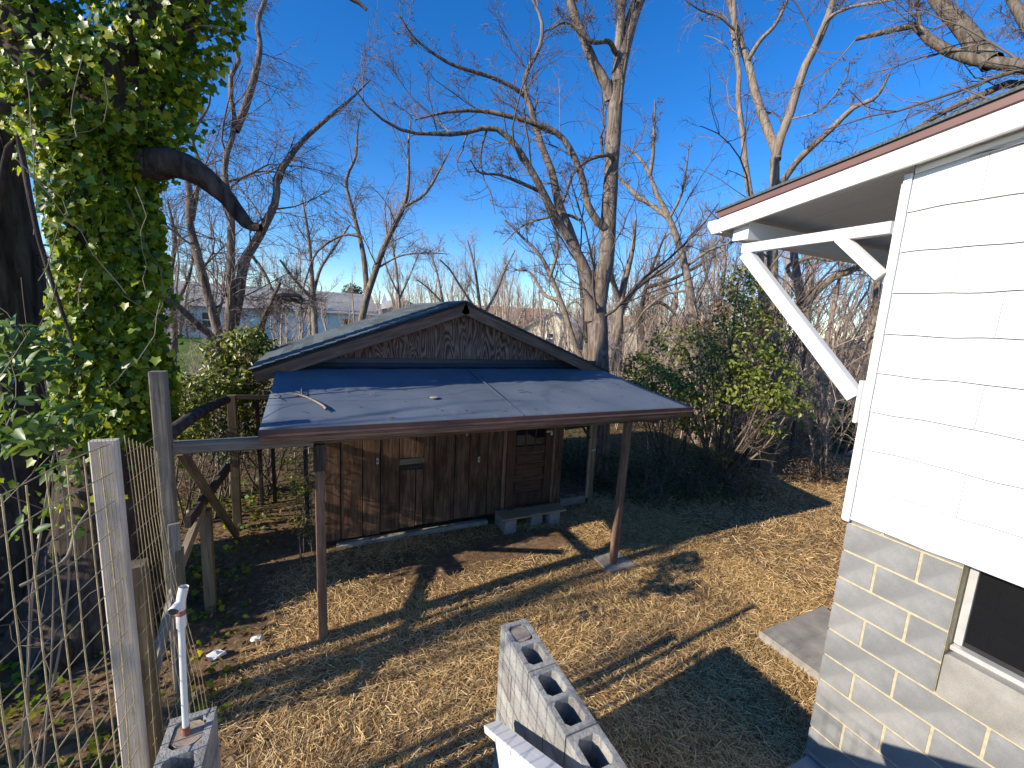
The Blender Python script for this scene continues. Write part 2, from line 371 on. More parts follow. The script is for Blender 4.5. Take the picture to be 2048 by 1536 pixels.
def grow(P, Rr, n, t0=0.2, t1=1.0, lenr=0.5, ang=(0.5, 1.0), N=5, wig=0.18, up=0.15, rr=0.55, rend=0.25, absolute=None, rmin=0.003, g=None):
    g = g or rng
    Mn, K, _ = P.shape
    idx = np.repeat(np.arange(Mn), n); m_ = len(idx)
    t = g.uniform(t0, t1, m_)*(K-1); i0 = np.clip(t.astype(int), 0, K-2); f = (t-i0)[:, None]
    a = P[idx, i0]; b_ = P[idx, i0+1]; pos = a+(b_-a)*f; tan = b_-a; tan /= np.linalg.norm(tan, axis=1, keepdims=True)+1e-9
    r0 = (Rr[idx, i0]*(1-f[:, 0])+Rr[idx, i0+1]*f[:, 0])*rr*g.uniform(0.7, 1.1, m_); r0 = np.maximum(r0, rmin)
    L = np.linalg.norm(np.diff(P, axis=1), axis=2).sum(1)[idx]*lenr*(1-0.45*t/(K-1)) if absolute is None else np.full(m_, absolute)
    L = L*g.uniform(0.55, 1.25, m_)
    rv = g.normal(size=(m_, 3)); pr = rv-(rv*tan).sum(1, keepdims=True)*tan; pr /= np.linalg.norm(pr, axis=1, keepdims=True)+1e-9
    an = g.uniform(*ang, m_)[:, None]
    d = np.cos(an)*tan+np.sin(an)*pr; d[:, 2] += up; d /= np.linalg.norm(d, axis=1, keepdims=True)
    out = np.empty((m_, N, 3)); out[:, 0] = pos; cur = pos.copy(); curv = g.normal(0, wig, (m_, 3))
    for k in range(1, N):
        d = d+g.normal(0, wig, (m_, 3))+curv*0.5; d[:, 2] += up*0.35; d /= np.linalg.norm(d, axis=1, keepdims=True)
        cur = cur+d*(L/(N-1))[:, None]; out[:, k] = cur
    r0 = np.maximum(np.minimum(r0, 0.0115*L), rmin)
    rad = r0[:, None]*np.linspace(1, rend, N)[None]
    return out, np.maximum(rad, rmin*0.6)

def leaf_shape(kind):
    if kind == 'ivy':     # five-lobed, folded along the midrib
        v = np.array([(0, 0.05, 0), (0.36, -0.08, .04), (0.42, 0.22, .05), (0.56, 0.42, .09), (0.33, 0.56, .05), (0, 0.98, -.08),
                      (-0.33, 0.56, .05), (-0.56, 0.42, .09), (-0.42, 0.22, .05), (-0.36, -0.08, .04)], float)
        t = np.array([(0, 1, 2), (0, 2, 4), (2, 3, 4), (0, 4, 5), (0, 5, 6), (0, 6, 8), (6, 7, 8), (0, 8, 9)])
        return v, t
    if kind == 'oval':
        v = np.array([(0, 0, 0), (0.24, 0.3, .07), (0.20, 0.68, .05), (0, 1.0, -.10), (-0.20, 0.68, .05), (-0.24, 0.3, .07), (0, .5, -.02)], float)
        t = np.array([(0, 1, 6), (1, 2, 6), (2, 3, 6), (3, 4, 6), (4, 5, 6), (5, 0, 6)])
        return v, t
    if kind == 'tiny':
        v = np.array([(0, 0, 0), (0.26, 0.5, .06), (0, 1, -.04), (-0.26, 0.5, .06)], float)
        return v, np.array([(0, 1, 2), (0, 2, 3)])
def leaf_axes(n, nrm, droop, g=rng, spread=0.6):
    """normal directions around nrm and tip directions hanging by droop"""
    N_ = nrm+g.normal(0, spread, (n, 3)); N_ /= np.linalg.norm(N_, axis=1, keepdims=True)+1e-9
    D = g.normal(0, 1, (n, 3)); D[:, 2] -= droop
    D -= (D*N_).sum(1, keepdims=True)*N_; D /= np.linalg.norm(D, axis=1, keepdims=True)+1e-9
    return np.cross(D, N_), D, N_
def leaves(pos, nrm, size, kind, droop=1.0, spread=0.6, g=rng):
    v, t = leaf_shape(kind); n = len(pos)
    X, Y, Z = leaf_axes(n, nrm, droop, g, spread)
    s = np.asarray(size)[:, None, None]
    out = pos[:, None]+s*(v[None, :, :1]*X[:, None]+v[None, :, 1:2]*Y[:, None]+v[None, :, 2:]*Z[:, None])
    tt = (np.arange(n)[:, None, None]*len(v)+t[None]).reshape(-1, 3)
    return out.reshape(-1, 3), tt
_leafmesh = {}
def leaf_parts(pos, nrm, size, kind, mat, parent, droop=1.0, spread=0.6, name='leaf'):
    key = (kind, mat.name)
    if key not in _leafmesh:
        v, t = leaf_shape(kind); _leafmesh[key] = mesh_np(name, v, None, t, mat)
    X, Y, Z = leaf_axes(len(pos), nrm, droop, rng, spread)
    for p, x, y, z, s in zip(pos, X, Y, Z, size):
        mw = Matrix(((x[0]*s, y[0]*s, z[0]*s, p[0]), (x[1]*s, y[1]*s, z[1]*s, p[1]), (x[2]*s, y[2]*s, z[2]*s, p[2]), (0, 0, 0, 1)))
        obj(name, _leafmesh[key], parent, mw)
def nearest(pos, n):
    d = np.linalg.norm(pos-CAM, axis=1); return np.argsort(d)[:n]
def in_view(pos, margin=0.0):
    c = (pos-CAM) @ R
    ok = c[:, 2] > 0.2
    u = c[:, 0]/np.maximum(c[:, 2], 1e-3)*F_PX+1024; v = c[:, 1]/np.maximum(c[:, 2], 1e-3)*F_PX+768
    return ok & (u > -margin) & (u < 2048+margin) & (v > -margin) & (v < 1536+margin)

# =================================================================== SETTING
def gnoise(x, y):
    return (np.sin(x*1.7+0.3)*np.cos(y*2.1+1.1)+0.6*np.sin(x*3.9+y*2.7)+0.4*np.cos(x*6.3-y*5.1+2.0))/2
def ground_z(x, y):
    r = np.hypot(x, y); f = np.clip(1-(r-14)/20, 0, 1)
    return 0.014*gnoise(x, y)*f - 0.004
fine = np.arange(-6, 14.01, 0.2)
gx = np.concatenate([[-1500, -600, -250, -120, -60, -30, -18, -12, -9, -7.5], fine, [15, 17, 20, 25, 35, 60, 120, 250, 600, 1500]])
gy = np.concatenate([[-1500, -400, -100, -30, -12, -7, -4, -2], np.arange(-1, 12.01, 0.2), [13, 15, 18, 22, 30, 45, 70, 120, 250, 600, 1500]])
GX, GY = np.meshgrid(gx, gy, indexing='ij'); GZ = ground_z(GX, GY)
nx, ny = GX.shape
I, J = np.meshgrid(np.arange(nx-1), np.arange(ny-1), indexing='ij')
q = np.stack([I*ny+J, (I+1)*ny+J, (I+1)*ny+J+1, I*ny+J+1], -1).reshape(-1, 4)
tag(obj('ground', mesh_np('ground', np.stack([GX, GY, GZ], -1), q, None, M['soil'], True)), None, None, kind='structure')
def sheet(name, pts, z, mat):
    me = bpy.data.meshes.new(name); me.from_pydata([(x, y, z) for x, y in pts], [], [list(range(len(pts)))]); me.materials.append(mat)
    return tag(obj(name, me), None, None, kind='structure')
sheet('lawn', [(-30, 24), (-10, 20), (2, 27), (6, 40), (4, 58), (-40, 64)], 0.006, M['lawn'])
sheet('lawn', [(14, 7.4), (19, 6.0), (26, 8.5), (24, 13), (17, 11)], 0.006, M['lawn'])
sheet('road', [(-70, 62), (-8, 66.5), (40, 70), (40, 74), (-8, 70.5), (-70, 67)], 0.012, M['asphalt'])

# =================================================================== SHED
shed = thing('shed', 'dark weathered plank shed with plywood gable, black flat porch roof and two posts', 'shed', (1.9, 5.8, 0))
WY = 5.80
box('wall_backing', (0.02, WY+0.032, 0.12), (3.72, WY+0.06, 2.5), M['darkwood'], shed)
box('side_wall', (0.0, WY+0.06, 0.1), (0.03, 8.9, 2.5), M['plank'], shed)
box('side_wall', (3.70, WY+0.06, 0.1), (3.73, 8.9, 2.5), M['plank'], shed)
box('back_wall', (0.04, 8.87, 0.1), (3.69, 8.9, 2.5), M['plank'], shed)
box('foundation', (0.2, WY-0.07, -0.02), (2.4, WY+0.05, 0.06), M['stone'], shed, 0.02)
edges = [-0.02, 0.06, 0.254, 0.536, 0.769, 1.037, 1.264, 1.535, 1.846, 2.075, 2.381, 2.62]
zb = [0.09, 0.10, 0.10, 0.10, 0.115, 0.128, 0.14, 0.134, 0.138, 0.13, 0.118, 0.13]
def vplank(x0, x1, z0, z1, yoff=0.0, mat='plank', name='plank', t=0.026):
    return board(name, ((x0+x1)/2, WY+0.013+yoff, z0), ((x0+x1)/2, WY+0.013+yoff, z1), x1-x0, t, M[mat], shed, up=(0, -1, 0))
for k in range(len(edges)-1):
    x0, x1 = edges[k]+0.006, edges[k+1]-0.006
    yo = random.uniform(-0.004, 0.006)
    if k == 5:
        vplank(x0, x1, zb[k], 1.005, yo); vplank(x0, x1, 1.185, 2.5, yo)
    elif k == 6:
        vplank(x0, 1.368, zb[k], 1.005, yo); vplank(x0, 1.368, 1.185, 2.5, yo); vplank(1.374, x1, zb[k], 2.5, yo+0.003)
    else:
        vplank(x0, x1, zb[k], 2.5, yo)
board('slot_board', (1.03, WY+0.022, 1.125), (1.37, WY+0.022, 1.125), 0.085, 0.014, M['stepwood'], shed, up=(0, -1, 0))
vplank(3.575, 3.735, 0.16, 2.5, 0.002)
# door
door = vplank(2.715, 3.525, 0.20, 2.15, 0.020, 'door', 'door', 0.022)
for x0, x1, z0, z1 in [(2.70, 2.84, 0.2, 2.15), (3.39, 3.53, 0.2, 2.15), (2.842, 3.388, 0.2, 0.42), (2.842, 3.388, 0.64, 0.69), (2.842, 3.388, 0.86, 0.91), (2.842, 3.388, 1.10, 1.21), (2.842, 3.388, 1.95, 2.15)]:
    board('door_rail', ((x0+x1)/2, WY-0.005, z0), ((x0+x1)/2, WY-0.005, z1), x1-x0, 0.024, M['door'], door, up=(0, -1, 0))
for z0, z1 in [(0.425, 0.635), (0.695, 0.855), (0.915, 1.095)]:
    board('door_panel', (2.88, WY+0.004, (z0+z1)/2), (3.35, WY+0.004, (z0+z1)/2), z1-z0-0.05, 0.012, M['door'], door, up=(0, -1, 0), c=0.005)
    for zz in (z0+0.008, z1-0.008):
        board('moulding', (2.845, WY+0.003, zz), (3.385, WY+0.003, zz), 0.014, 0.012, M['board'], door, up=(0, -1, 0))
for k in range(3):
    xa = 2.86+k*0.175
    board('pane', (xa+0.08, WY+0.004, 1.215), (xa+0.08, WY+0.004, 1.945), 0.16, 0.004, M['glass'], door, up=(0, -1, 0))
    if k: board('muntin', (xa-0.008, WY-0.002, 1.212), (xa-0.008, WY-0.002, 1.948), 0.018, 0.02, M['door'], door, up=(0, -1, 0))
board('door_trim', (2.655, WY-0.006, 0.13), (2.655, WY-0.006, 2.2), 0.06, 0.03, M['board'], shed, up=(0, -1, 0))
board('door_trim', (3.553, WY-0.006, 0.16), (3.553, WY-0.006, 2.2), 0.035, 0.03, M['board'], shed, up=(0, -1, 0))
board('door_sill', (2.66, WY-0.02, 0.165), (3.57, WY-0.02, 0.165), 0.06, 0.05, M['plank'], shed)
for (px, py, w_, h_) in [(755, 922, 0.03, 0.085), (958, 919, 0.03, 0.085), (934, 868, 0.022, 0.05)]:
    p = at(px, py, y=WY-0.01)
    hp = board('latch', (p[0], WY-0.012, p[2]-h_/2), (p[0], WY-0.012, p[2]+h_/2), w_, 0.01, M['galv'], shed, up=(0, -1, 0), c=0.002)
    board('staple', (p[0], WY-0.02, p[2]-h_*0.15), (p[0], WY-0.02, p[2]+h_*0.15), w_*0.4, 0.012, M['flash'], hp, up=(0, -1, 0))
p = at(1099, 863, y=WY-0.02)
hp = board('hasp', (p[0]-0.06, WY-0.022, p[2]), (p[0]+0.05, WY-0.022, p[2]), 0.03, 0.008, M['galv'], shed, up=(0, -1, 0))
board('padlock', (p[0]+0.035, WY-0.034, p[2]-0.06), (p[0]+0.035, WY-0.034, p[2]-0.01), 0.035, 0.016, M['galv'], hp, up=(0, -1, 0))
# main roof
AP = (1.865, 3.425); LE = (-0.70, 2.485); RE = (4.40, 2.455); RY0, RY1 = 5.60, 9.05
gx0 = -0.42; gx1 = 4.2
def roofz(x): return AP[1]+(AP[0]-x)*(LE[1]-AP[1])/(AP[0]-LE[0]) if x < AP[0] else AP[1]+(x-AP[0])*(RE[1]-AP[1])/(RE[0]-AP[0])
poly_prism('gable_panel', [(gx0, WY-0.02, 2.60), (gx1, WY-0.02, 2.60), (gx1, WY-0.02, roofz(gx1)-0.08), (AP[0], WY-0.02, AP[1]-0.10), (gx0, WY-0.02, roofz(gx0)-0.08)], (0, 0.02, 0), M['ply'], shed)
board('flashing', (-0.46, WY-0.05, 2.585), (4.23, WY-0.05, 2.575), 0.065, 0.012, M['flash'], shed, up=(0, -1, 0.15))
board('flashing', (-0.45, WY-0.075, 2.53), (4.25, WY-0.075, 2.52), 0.05, 0.014, M['flash'], shed, up=(0, -1, 0.5))
board('flashing', (-0.45, WY-0.10, 2.503), (4.25, WY-0.10, 2.497), 0.07, 0.008, M['flash'], shed, up=(0, -0.2, 1))
def slope(side):
    e = LE if side < 0 else RE
    a = Vector((AP[0], 0, AP[1])); bb = Vector((e[0], 0, e[1])); d = (bb-a); L = d.length; d.normalize()
    nrm = Vector((-d.z*(1 if d.x > 0 else -1), 0, abs(d.x)))
    if nrm.z < 0: nrm = -nrm
    rf = poly_prism('roof', [a+Vector((0, RY0+0.03, 0))-nrm*0.03, bb+Vector((0, RY0+0.03, 0))-nrm*0.03, bb+Vector((0, RY1, 0))-nrm*0.03, a+Vector((0, RY1, 0))-nrm*0.03], nrm*0.018, M['darkwood'], shed)
    rf['label'] = 'left slope of the shingled roof' if side < 0 else 'right slope of the shingled roof'
    n = 19; ex = L/n
    for k in range(n):
        s0 = L-(k+1)*ex; s1 = s0+ex+0.03
        if k == 0: s1 = s0+ex+0.035
        off = (k % 2)*0.45
        ys = [RY0+0.01]+[y for y in (RY0+0.46+off+0.9*j for j in range(5)) if RY0+0.1 < y < RY1-0.1]+[RY1+0.02]
        for y0, y1 in zip(ys[:-1], ys[1:]):
            pa = a+d*(s0-0.02)+nrm*(-0.006); pb = a+d*s1+nrm*(0.004+random.uniform(0, 0.004))
            pc = (pa+pb)/2
            mw, LL = frame_m(pa+Vector((0, (y0+y1)/2, 0)), pb+Vector((0, (y0+y1)/2, 0)), tuple(nrm))
            obj('shingle', octa_mesh(LL, y1-y0-0.006, 0.008, M['shingle'], 0.002, 'shingle'), rf, mw)
    # rake boards
    up = (0, -1, 0)
    r0 = a+Vector((0, RY0+0.005, 0))-nrm*0.105; r1 = bb+Vector((0, RY0+0.005, 0))-nrm*0.105
    rb = board('rake_board', r0-d*0.0, r1, 0.135, 0.035, M['board'], shed, up=up)
    board('drip_strip', a+Vector((0, RY0-0.015, 0))-nrm*0.025, bb+Vector((0, RY0-0.015, 0))-nrm*0.025, 0.028, 0.014, M['darkwood'], shed, up=up)
    board('eave_board', bb+Vector((0, RY0+0.05, 0))-nrm*0.08-d*0.02, bb+Vector((0, RY1, 0))-nrm*0.08-d*0.02, 0.03, 0.10, M['board'], shed)
    for y in np.arange(RY0+0.5, RY1, 0.8):
        board('rafter', a+Vector((0, y, 0))-nrm*0.085, bb+Vector((0, y, 0))-nrm*0.085-d*0.03, 0.04, 0.10, M['board'], shed, up=tuple(nrm))
slope(-1); slope(1)
poly_prism('ridge_cap', [(AP[0]-0.13, RY0, roofz(AP[0]-0.13)+0.012), (AP[0], RY0, AP[1]+0.016), (AP[0]+0.13, RY0, roofz(AP[0]+0.13)+0.012), (AP[0], RY0, AP[1]+0.004)], (0, RY1-RY0, 0), M['shingle'], shed)
# porch roof
FY, FZ = 3.87, 2.205; BY, BZ = 5.76, 2.50
nxx, nyy = 40, 16
U, V = np.meshgrid(np.linspace(0, 1, nxx), np.linspace(0, 1, nyy), indexing='ij')
xl = -0.445+0*V; xr = 4.445-0.2*V
PX = xl+(xr-xl)*U; PY = FY+(BY-FY)*V; PZ = FZ+(BZ-FZ)*V+0.006*np.sin(PX*5.1)*np.sin(V*3.1)+0.004*np.sin(PX*11+PY*7)-0.012*np.sin(np.pi*V)
top = np.stack([PX, PY, PZ], -1).reshape(-1, 3); bot = top-np.array([0, 0, 0.022])
I, J = np.meshgrid(np.arange(nxx-1), np.arange(nyy-1), indexing='ij')
qt = np.stack([I*nyy+J, (I+1)*nyy+J, (I+1)*nyy+J+1, I*nyy+J+1], -1).reshape(-1, 4)
NV = nxx*nyy
ring = np.concatenate([np.arange(nxx)*nyy, (nxx-1)*nyy+np.arange(1, nyy), (np.arange(nxx-1)[::-1])*nyy+nyy-1, np.arange(1, nyy-1)[::-1]])
r2 = np.roll(ring, -1)
qs = np.stack([ring, ring+NV, r2+NV, r2], -1)
me = mesh_np('porch_roof', np.concatenate([top, bot])-np.array([1.9, 5.8, 0]), np.concatenate([qt, qt[:, ::-1]+NV, qs]), None, M['membrane'], False)
porch = obj('porch_roof', me, shed, Matrix.Translation((1.9, 5.8, 0)))
for x in (1.98,):
    board('seam', (x, FY+0.01, FZ+0.004), (x-0.04, BY-0.05, BZ+0.002), 0.03, 0.001, M['membrane'], porch, c=0.0005)
board('drip_edge', (-0.45, FY-0.012, FZ-0.022), (4.45, FY-0.012, FZ-0.022), 0.05, 0.006, M['drip_dark'], shed, up=(0, -1, 0))
board('drip_edge', (-0.45, FY-0.028, FZ-0.047), (4.45, FY-0.028, FZ-0.047), 0.026, 0.006, M['drip_dark'], shed, up=(0, -0.6, 0.8))
board('fascia_board', (-0.44, FY+0.012, FZ-0.083), (4.44, FY+0.012, FZ-0.083), 0.082, 0.035, M['board'], shed, up=(0, -1, 0))
board('side_fascia', (-0.43, FY+0.035, FZ-0.075), (-0.43, BY, BZ-0.075), 0.03, 0.085, M['board'], shed)
board('side_fascia', (4.42, FY+0.035, FZ-0.075), (4.24, BY, BZ-0.075), 0.03, 0.085, M['board'], shed)
for x in np.arange(0.1, 4.2, 0.61):
    board('rafter', (x, FY+0.035, FZ-0.072), (x, BY, BZ-0.072), 0.038, 0.085, M['board'], shed)
board('header_beam', (-0.42, 4.13, 2.035), (4.2, 4.13, 2.035), 0.09, 0.09, M['board'], shed)
board('lookout', (3.68, 4.20, 2.03), (4.30, 4.32, 1.93), 0.04, 0.085, M['darkwood'], shed)
for (x, y, tl) in [(0.0, 4.116, 0.006), (3.63, 4.14, -0.03)]:
    pst = board('post', (x+tl, y, -0.04 if x < 1 else 0.03), (x, y, 1.99), 0.085, 0.085, M['board'], shed, up=(0, -1, 0), c=0.006)
board('post_cap_block', (0.0, 4.06, 1.74), (0.0, 4.06, 1.99), 0.10, 0.03, M['darkwood'], shed, up=(0, -1, 0))
tag(box('paving_slab', (3.42, 3.98, -0.02), (3.85, 4.36, 0.03), M['concrete'], None, 0.01), 'small flat concrete pad under the right porch post', 'paving slab')

# things on the porch roof
def onroof(px, py):
    d = ray(px, py); s_ = (BZ-FZ)/(BY-FY); t = (FZ-s_*FY-CAM_Z)/(d[2]-s_*d[1]); return CAM+d*t+np.array([0, 0, 0.014])
br = thing('fallen_branch', 'forked bare branch lying on the left of the black porch roof', 'branch', tuple(onroof(600, 793)))
g = Geo()
for pts, r in [([(548, 795), (575, 792), (603, 793), (628, 804), (643, 812), (653, 823)], (0.005, 0.008, 0.010, 0.013)), ([(603, 793), (603, 780)], (0.006, 0.003)), ([(575, 792), (592, 786), (601, 788)], (0.005, 0.004)), ([(548, 795), (540, 783)], (0.004, 0.002)), ([(548, 795), (556, 801)], (0.004, 0.002))]:
    P3, r3 = spline([onroof(*a) for a in pts], r, 8); P3[:, 2] += rng.normal(0, 0.004, 8)+0.004; v, q = tubes(P3[None], r3[None], 6); g.add(v, q)
g.obj('stem', M['vine'], br)
c0 = onroof(868, 796)
bm = bmesh.new(); bmesh.ops.create_cone(bm, cap_ends=True, segments=20, radius1=0.05, radius2=0.046, depth=0.008)
me = bpy.data.meshes.new('roof_disc'); bm.to_mesh(me); bm.free(); me.materials.append(M['stone'])
tag(obj('roof_disc', me, None, Matrix.Translation((c0[0], c0[1], c0[2]-0.004))), 'small grey round disc on the middle of the porch roof', 'disc')
for px, py, L, wd, lab in [(1112, 758, 0.30, 0.022, 'thin yellow wood strip on the porch roof, right side'), (1040, 783, 0.10, 0.018, 'short pale wood chip near the middle of the porch roof'), (745, 791, 0.05, 0.015, 'tiny pale chip left of the round disc on the porch roof')]:
    c0 = onroof(px, py); o = board('wood_strip', (c0[0]-L/2, c0[1]-0.01, c0[2]), (c0[0]+L/2, c0[1]+0.01, c0[2]+0.004), wd, 0.008, M['stepwood'], None); tag(o, lab, 'wood strip')

# step in front of the shed door
tag(board('step_board', (2.46, 5.465, 0.235), (3.59, 5.47, 0.235), 0.26, 0.035, M['stepwood']), 'weathered plank step lying on concrete blocks below the shed door', 'step board')
for (x, y, wd, ln, lab) in [(2.62, 5.42, 0.19, 0.39, 'concrete block under the left end of the plank step'), (3.12, 5.50, 0.19, 0.2, 'concrete block under the plank step, middle one of three'), (3.42, 5.46, 0.19, 0.25, 'concrete block under the right end of the plank step')]:
    tag(box('concrete_block', (x-wd/2, y-0.06, -0.01), (x+wd/2, y-0.06+ln, 0.2), M['block'], None, 0.006), lab, 'block')
# rock by the undergrowth
bm = bmesh.new(); bmesh.ops.create_icosphere(bm, subdivisions=2, radius=1)
for v_ in bm.verts:
    k = 1+0.25*math.sin(v_.co.x*5+1)*math.cos(v_.co.y*4)
    v_.co = Vector((v_.co.x*0.42*k, v_.co.y*0.22*k, max(v_.co.z, -0.3)*0.10*k))
me = bpy.data.meshes.new('flat_rock'); bm.to_mesh(me); bm.free(); me.materials.append(M['stone'])
tag(obj('flat_rock', me, None, Matrix.Translation((5.9, 6.1, 0.02))), 'flat brown rock at the edge of the weeds right of the shed', 'rock')

# =================================================================== HOUSE
house = thing('house', 'white sided house corner on grey concrete blocks with bracketed eave', 'house', (3.3, 1.47, 0))
HX = 3.30
found = poly_prism('foundation', [(HX+0.006, 1.464, -0.1), (HX+0.006, 1.464, 1.975), (HX+0.006, 0.893, 1.975), (HX+0.006, 0.893, 1.15), (HX+0.006, 0.03, 1.15), (HX+0.006, 0.03, 1.975), (HX+0.006, -2.6, 1.975), (HX+0.006, -2.6, -0.1)], (0.18, 0, 0), M['mortar'], house)
box('foundation_side', (HX+0.19, 1.27, -0.1), (9.0, 1.464, 1.975), M['block'], house)
zj = [1.975]+[1.950-0.2032*k for k in range(10)]+[-0.09]
for k in range(len(zj)-1):
    z1, z0 = zj[k]-0.008, zj[k+1]+0.008
    if z1-z0 < 0.02: z1 = zj[k]; z0 = zj[k+1]+0.004
    y = 1.47; first = 0.397 if k % 2 == 1 else 0.194
    while y > -2.5:
        L = first-0.006; first = 0.397
        ya, yb = y-L, y
        y = ya-0.016
        spans = [(ya, yb)]
        if z1 > 1.155:
            if ya < 0.885 and yb > 0.04:
                spans = []
                if yb > 0.895: spans.append((max(ya, 0.895), yb))
                if ya < 0.03: spans.append((ya, min(yb, 0.03)))
        for a_, b_ in spans:
            if b_-a_ > 0.03: box('block', (HX+random.uniform(0, 0.0015), a_, z0), (HX+0.186, b_, z1), M['block'], found, 0.004)
box('window_ledge', (HX-0.012, 0.045, 1.150), (HX+0.19, 0.882, 1.425), M['concrete'], house, 0.015)
win = box('basement_window', (HX+0.105, 0.05, 1.43), (HX+0.11, 0.875, 1.97), M['glass'], house, 0.001)
win['label'] = 'dark basement window pane'
for nm, lo, hi in [('window_frame', (HX+0.085, 0.850, 1.46), (HX+0.103, 0.885, 1.975)), ('window_frame', (HX+0.085, 0.045, 1.46), (HX+0.103, 0.08, 1.975)), ('window_sill', (HX+0.05, 0.045, 1.427), (HX+0.103, 0.885, 1.456)), ('inner_sill', (HX+0.112, 0.06, 1.43), (HX+0.18, 0.87, 1.50))]:
    box(nm, lo, hi, M['galv'] if nm != 'inner_sill' else M['concrete'], win, 0.004)
# walls
SX = 3.265
def rz(y): return 4.218+0.136*(2.708-y)      # top of the roof
poly_prism('wall', [(SX+0.014, 1.45, 1.98), (SX+0.014, 1.45, rz(1.45)-0.12), (SX+0.014, -2.6, rz(-2.6)-0.12), (SX+0.014, -2.6, 1.98)], (0.12, 0, 0), M['backing'], house)
box('wall', (SX+0.14, 1.33, 1.98), (9, 1.46, rz(1.46)-0.14), M['white'], house)
sid = box('siding', (SX+0.011, -2.6, 1.985), (SX+0.013, 1.45, 4.1), M['backing'], house, 0.0005)
zc = [1.98, 2.232, 2.485, 2.735, 2.985, 3.235, 3.484, 3.733, 3.975, 4.222, 4.47, 4.72]
for k in range(len(zc)-1):
    off = (k % 2)*0.30+random.uniform(-0.08, 0.08)
    ys = [1.44]
    y = 1.44-0.25-off
    while y > -2.5:
        ys.append(y); y -= 0.61
    for a_, b_ in zip(ys[:-1], ys[1:]):
        y1 = a_-0.0014; y0 = b_+0.0014
        n = 10; low = []; 
        for j in range(n+1):
            yy = y1+(y0-y1)*j/n
            low.append((yy, zc[k]+0.006+0.004*math.sin(yy*10.3+k)+0.002*math.sin(yy*23+2*k)))
        def topz(yy): return min(zc[k+1]-0.001+0.004*math.sin(yy*10.3+k+1)+0.002*math.sin(yy*23+2*(k+1)), rz(yy)-0.13)
        hi_ = [(yy, topz(yy)) for yy, _ in low]
        if min(h for _, h in hi_)-zc[k] < 0.03: continue
        tilt = 0.004
        v = []
        for (yy, zz), (_, hh) in zip(low, hi_):
            v += [(SX-0.003, yy, zz), (SX+0.003, yy, hh), (SX+0.0105, yy, zz), (SX+0.0105, yy, hh)]
        org = v[0]; v = [(p[0]-org[0], p[1]-org[1], p[2]-org[2]) for p in v]
        f = []
        for j in range(n):
            a0 = 4*j; b0 = 4*j+4
            f += [[a0, b0, b0+1, a0+1], [a0, a0+2, b0+2, b0], [a0+1, b0+1, b0+3, a0+3]]
        f += [[0, 1, 3, 2], [4*n, 4*n+2, 4*n+3, 4*n+1]]
        me = bpy.data.meshes.new('siding_shingle'); me.from_pydata(v, [], f); me.materials.append(M['siding'])
        bm = bmesh.new(); bm.from_mesh(me); bmesh.ops.recalc_face_normals(bm, faces=bm.faces); bm.to_mesh(me); bm.free()
        obj('siding_shingle', me, sid, Matrix.Translation(org))
board('corner_board', (SX-0.002, 1.463, 1.972), (SX-0.002, 1.463, 4.20), 0.04, 0.024, M['white'], house, up=(-1, 0, 0))
board('corner_board', (SX+0.06, 1.488, 1.972), (SX+0.06, 1.488, 4.16), 0.11, 0.02, M['white'], house, up=(0, 1, 0))
# roof
RX = 3.135; YE = 2.70
hr = poly_prism('roof', [(RX+0.01, YE, rz(YE)-0.008), (RX+0.01, -2.8, rz(-2.8)-0.008), (RX+0.01, -2.8, rz(-2.8)-0.045), (RX+0.01, YE, rz(YE)-0.045)], (6, 0, 0), M['white'], house)
poly_prism('shingle_layer', [(RX-0.018, YE+0.03, rz(YE+0.03)+0.012), (RX-0.018, -2.8, rz(-2.8)+0.012), (RX-0.018, -2.8, rz(-2.8)-0.006), (RX-0.018, YE+0.03, rz(YE+0.03)-0.006)], (6, 0, 0), M['shingle'], hr)
up = (-1, 0, 0)
board('drip_edge', (RX+0.002, YE+0.012, rz(YE)-0.032), (RX+0.002, -2.8, rz(-2.8)-0.032), 0.05, 0.008, M['drip'], hr, up=up)
rk = board('rake_fascia', (RX+0.028, YE-0.012, rz(YE)-0.112), (RX+0.028, -2.8, rz(-2.8)-0.112), 0.125, 0.03, M['white'], hr, up=up)
board('rake_soffit', (RX+0.092, 1.42, rz(1.42)-0.150), (RX+0.092, -2.8, rz(-2.8)-0.150), 0.098, 0.012, M['white'], hr)
board('frieze_trim', (SX-0.012, 1.43, rz(1.43)-0.185), (SX-0.012, -2.8, rz(-2.8)-0.185), 0.03, 0.014, M['white'], hr, up=up)
board('cable', (SX-0.012, 1.2, rz(1.2)-0.215), (SX-0.012, -2.4, rz(-2.4)-0.30), 0.008, 0.008, M['galv'], house, up=up)
board('eave_fascia', (RX+0.05, YE-0.01, rz(YE)-0.112), (9, YE-0.01, rz(YE)-0.112), 0.125, 0.028, M['white'], hr, up=(0, 1, 0))
# gutter: K-shaped profile along x
gp = [(YE+0.006, 4.175), (YE+0.006, 4.065), (YE+0.075, 4.065), (YE+0.10, 4.105), (YE+0.125, 4.135), (YE+0.125, 4.175), (YE+0.115, 4.175), (YE+0.113, 4.14), (YE+0.07, 4.075), (YE+0.012, 4.075), (YE+0.012, 4.175)]
gut = poly_prism('gutter', [(RX+0.03, y, z-0.02) for y, z in gp], (5.8, 0, 0), M['white'], house)
poly_prism('end_cap', [(RX+0.027, y, z-0.02) for y, z in gp[:6]], (0.003, 0, 0), M['white'], gut)
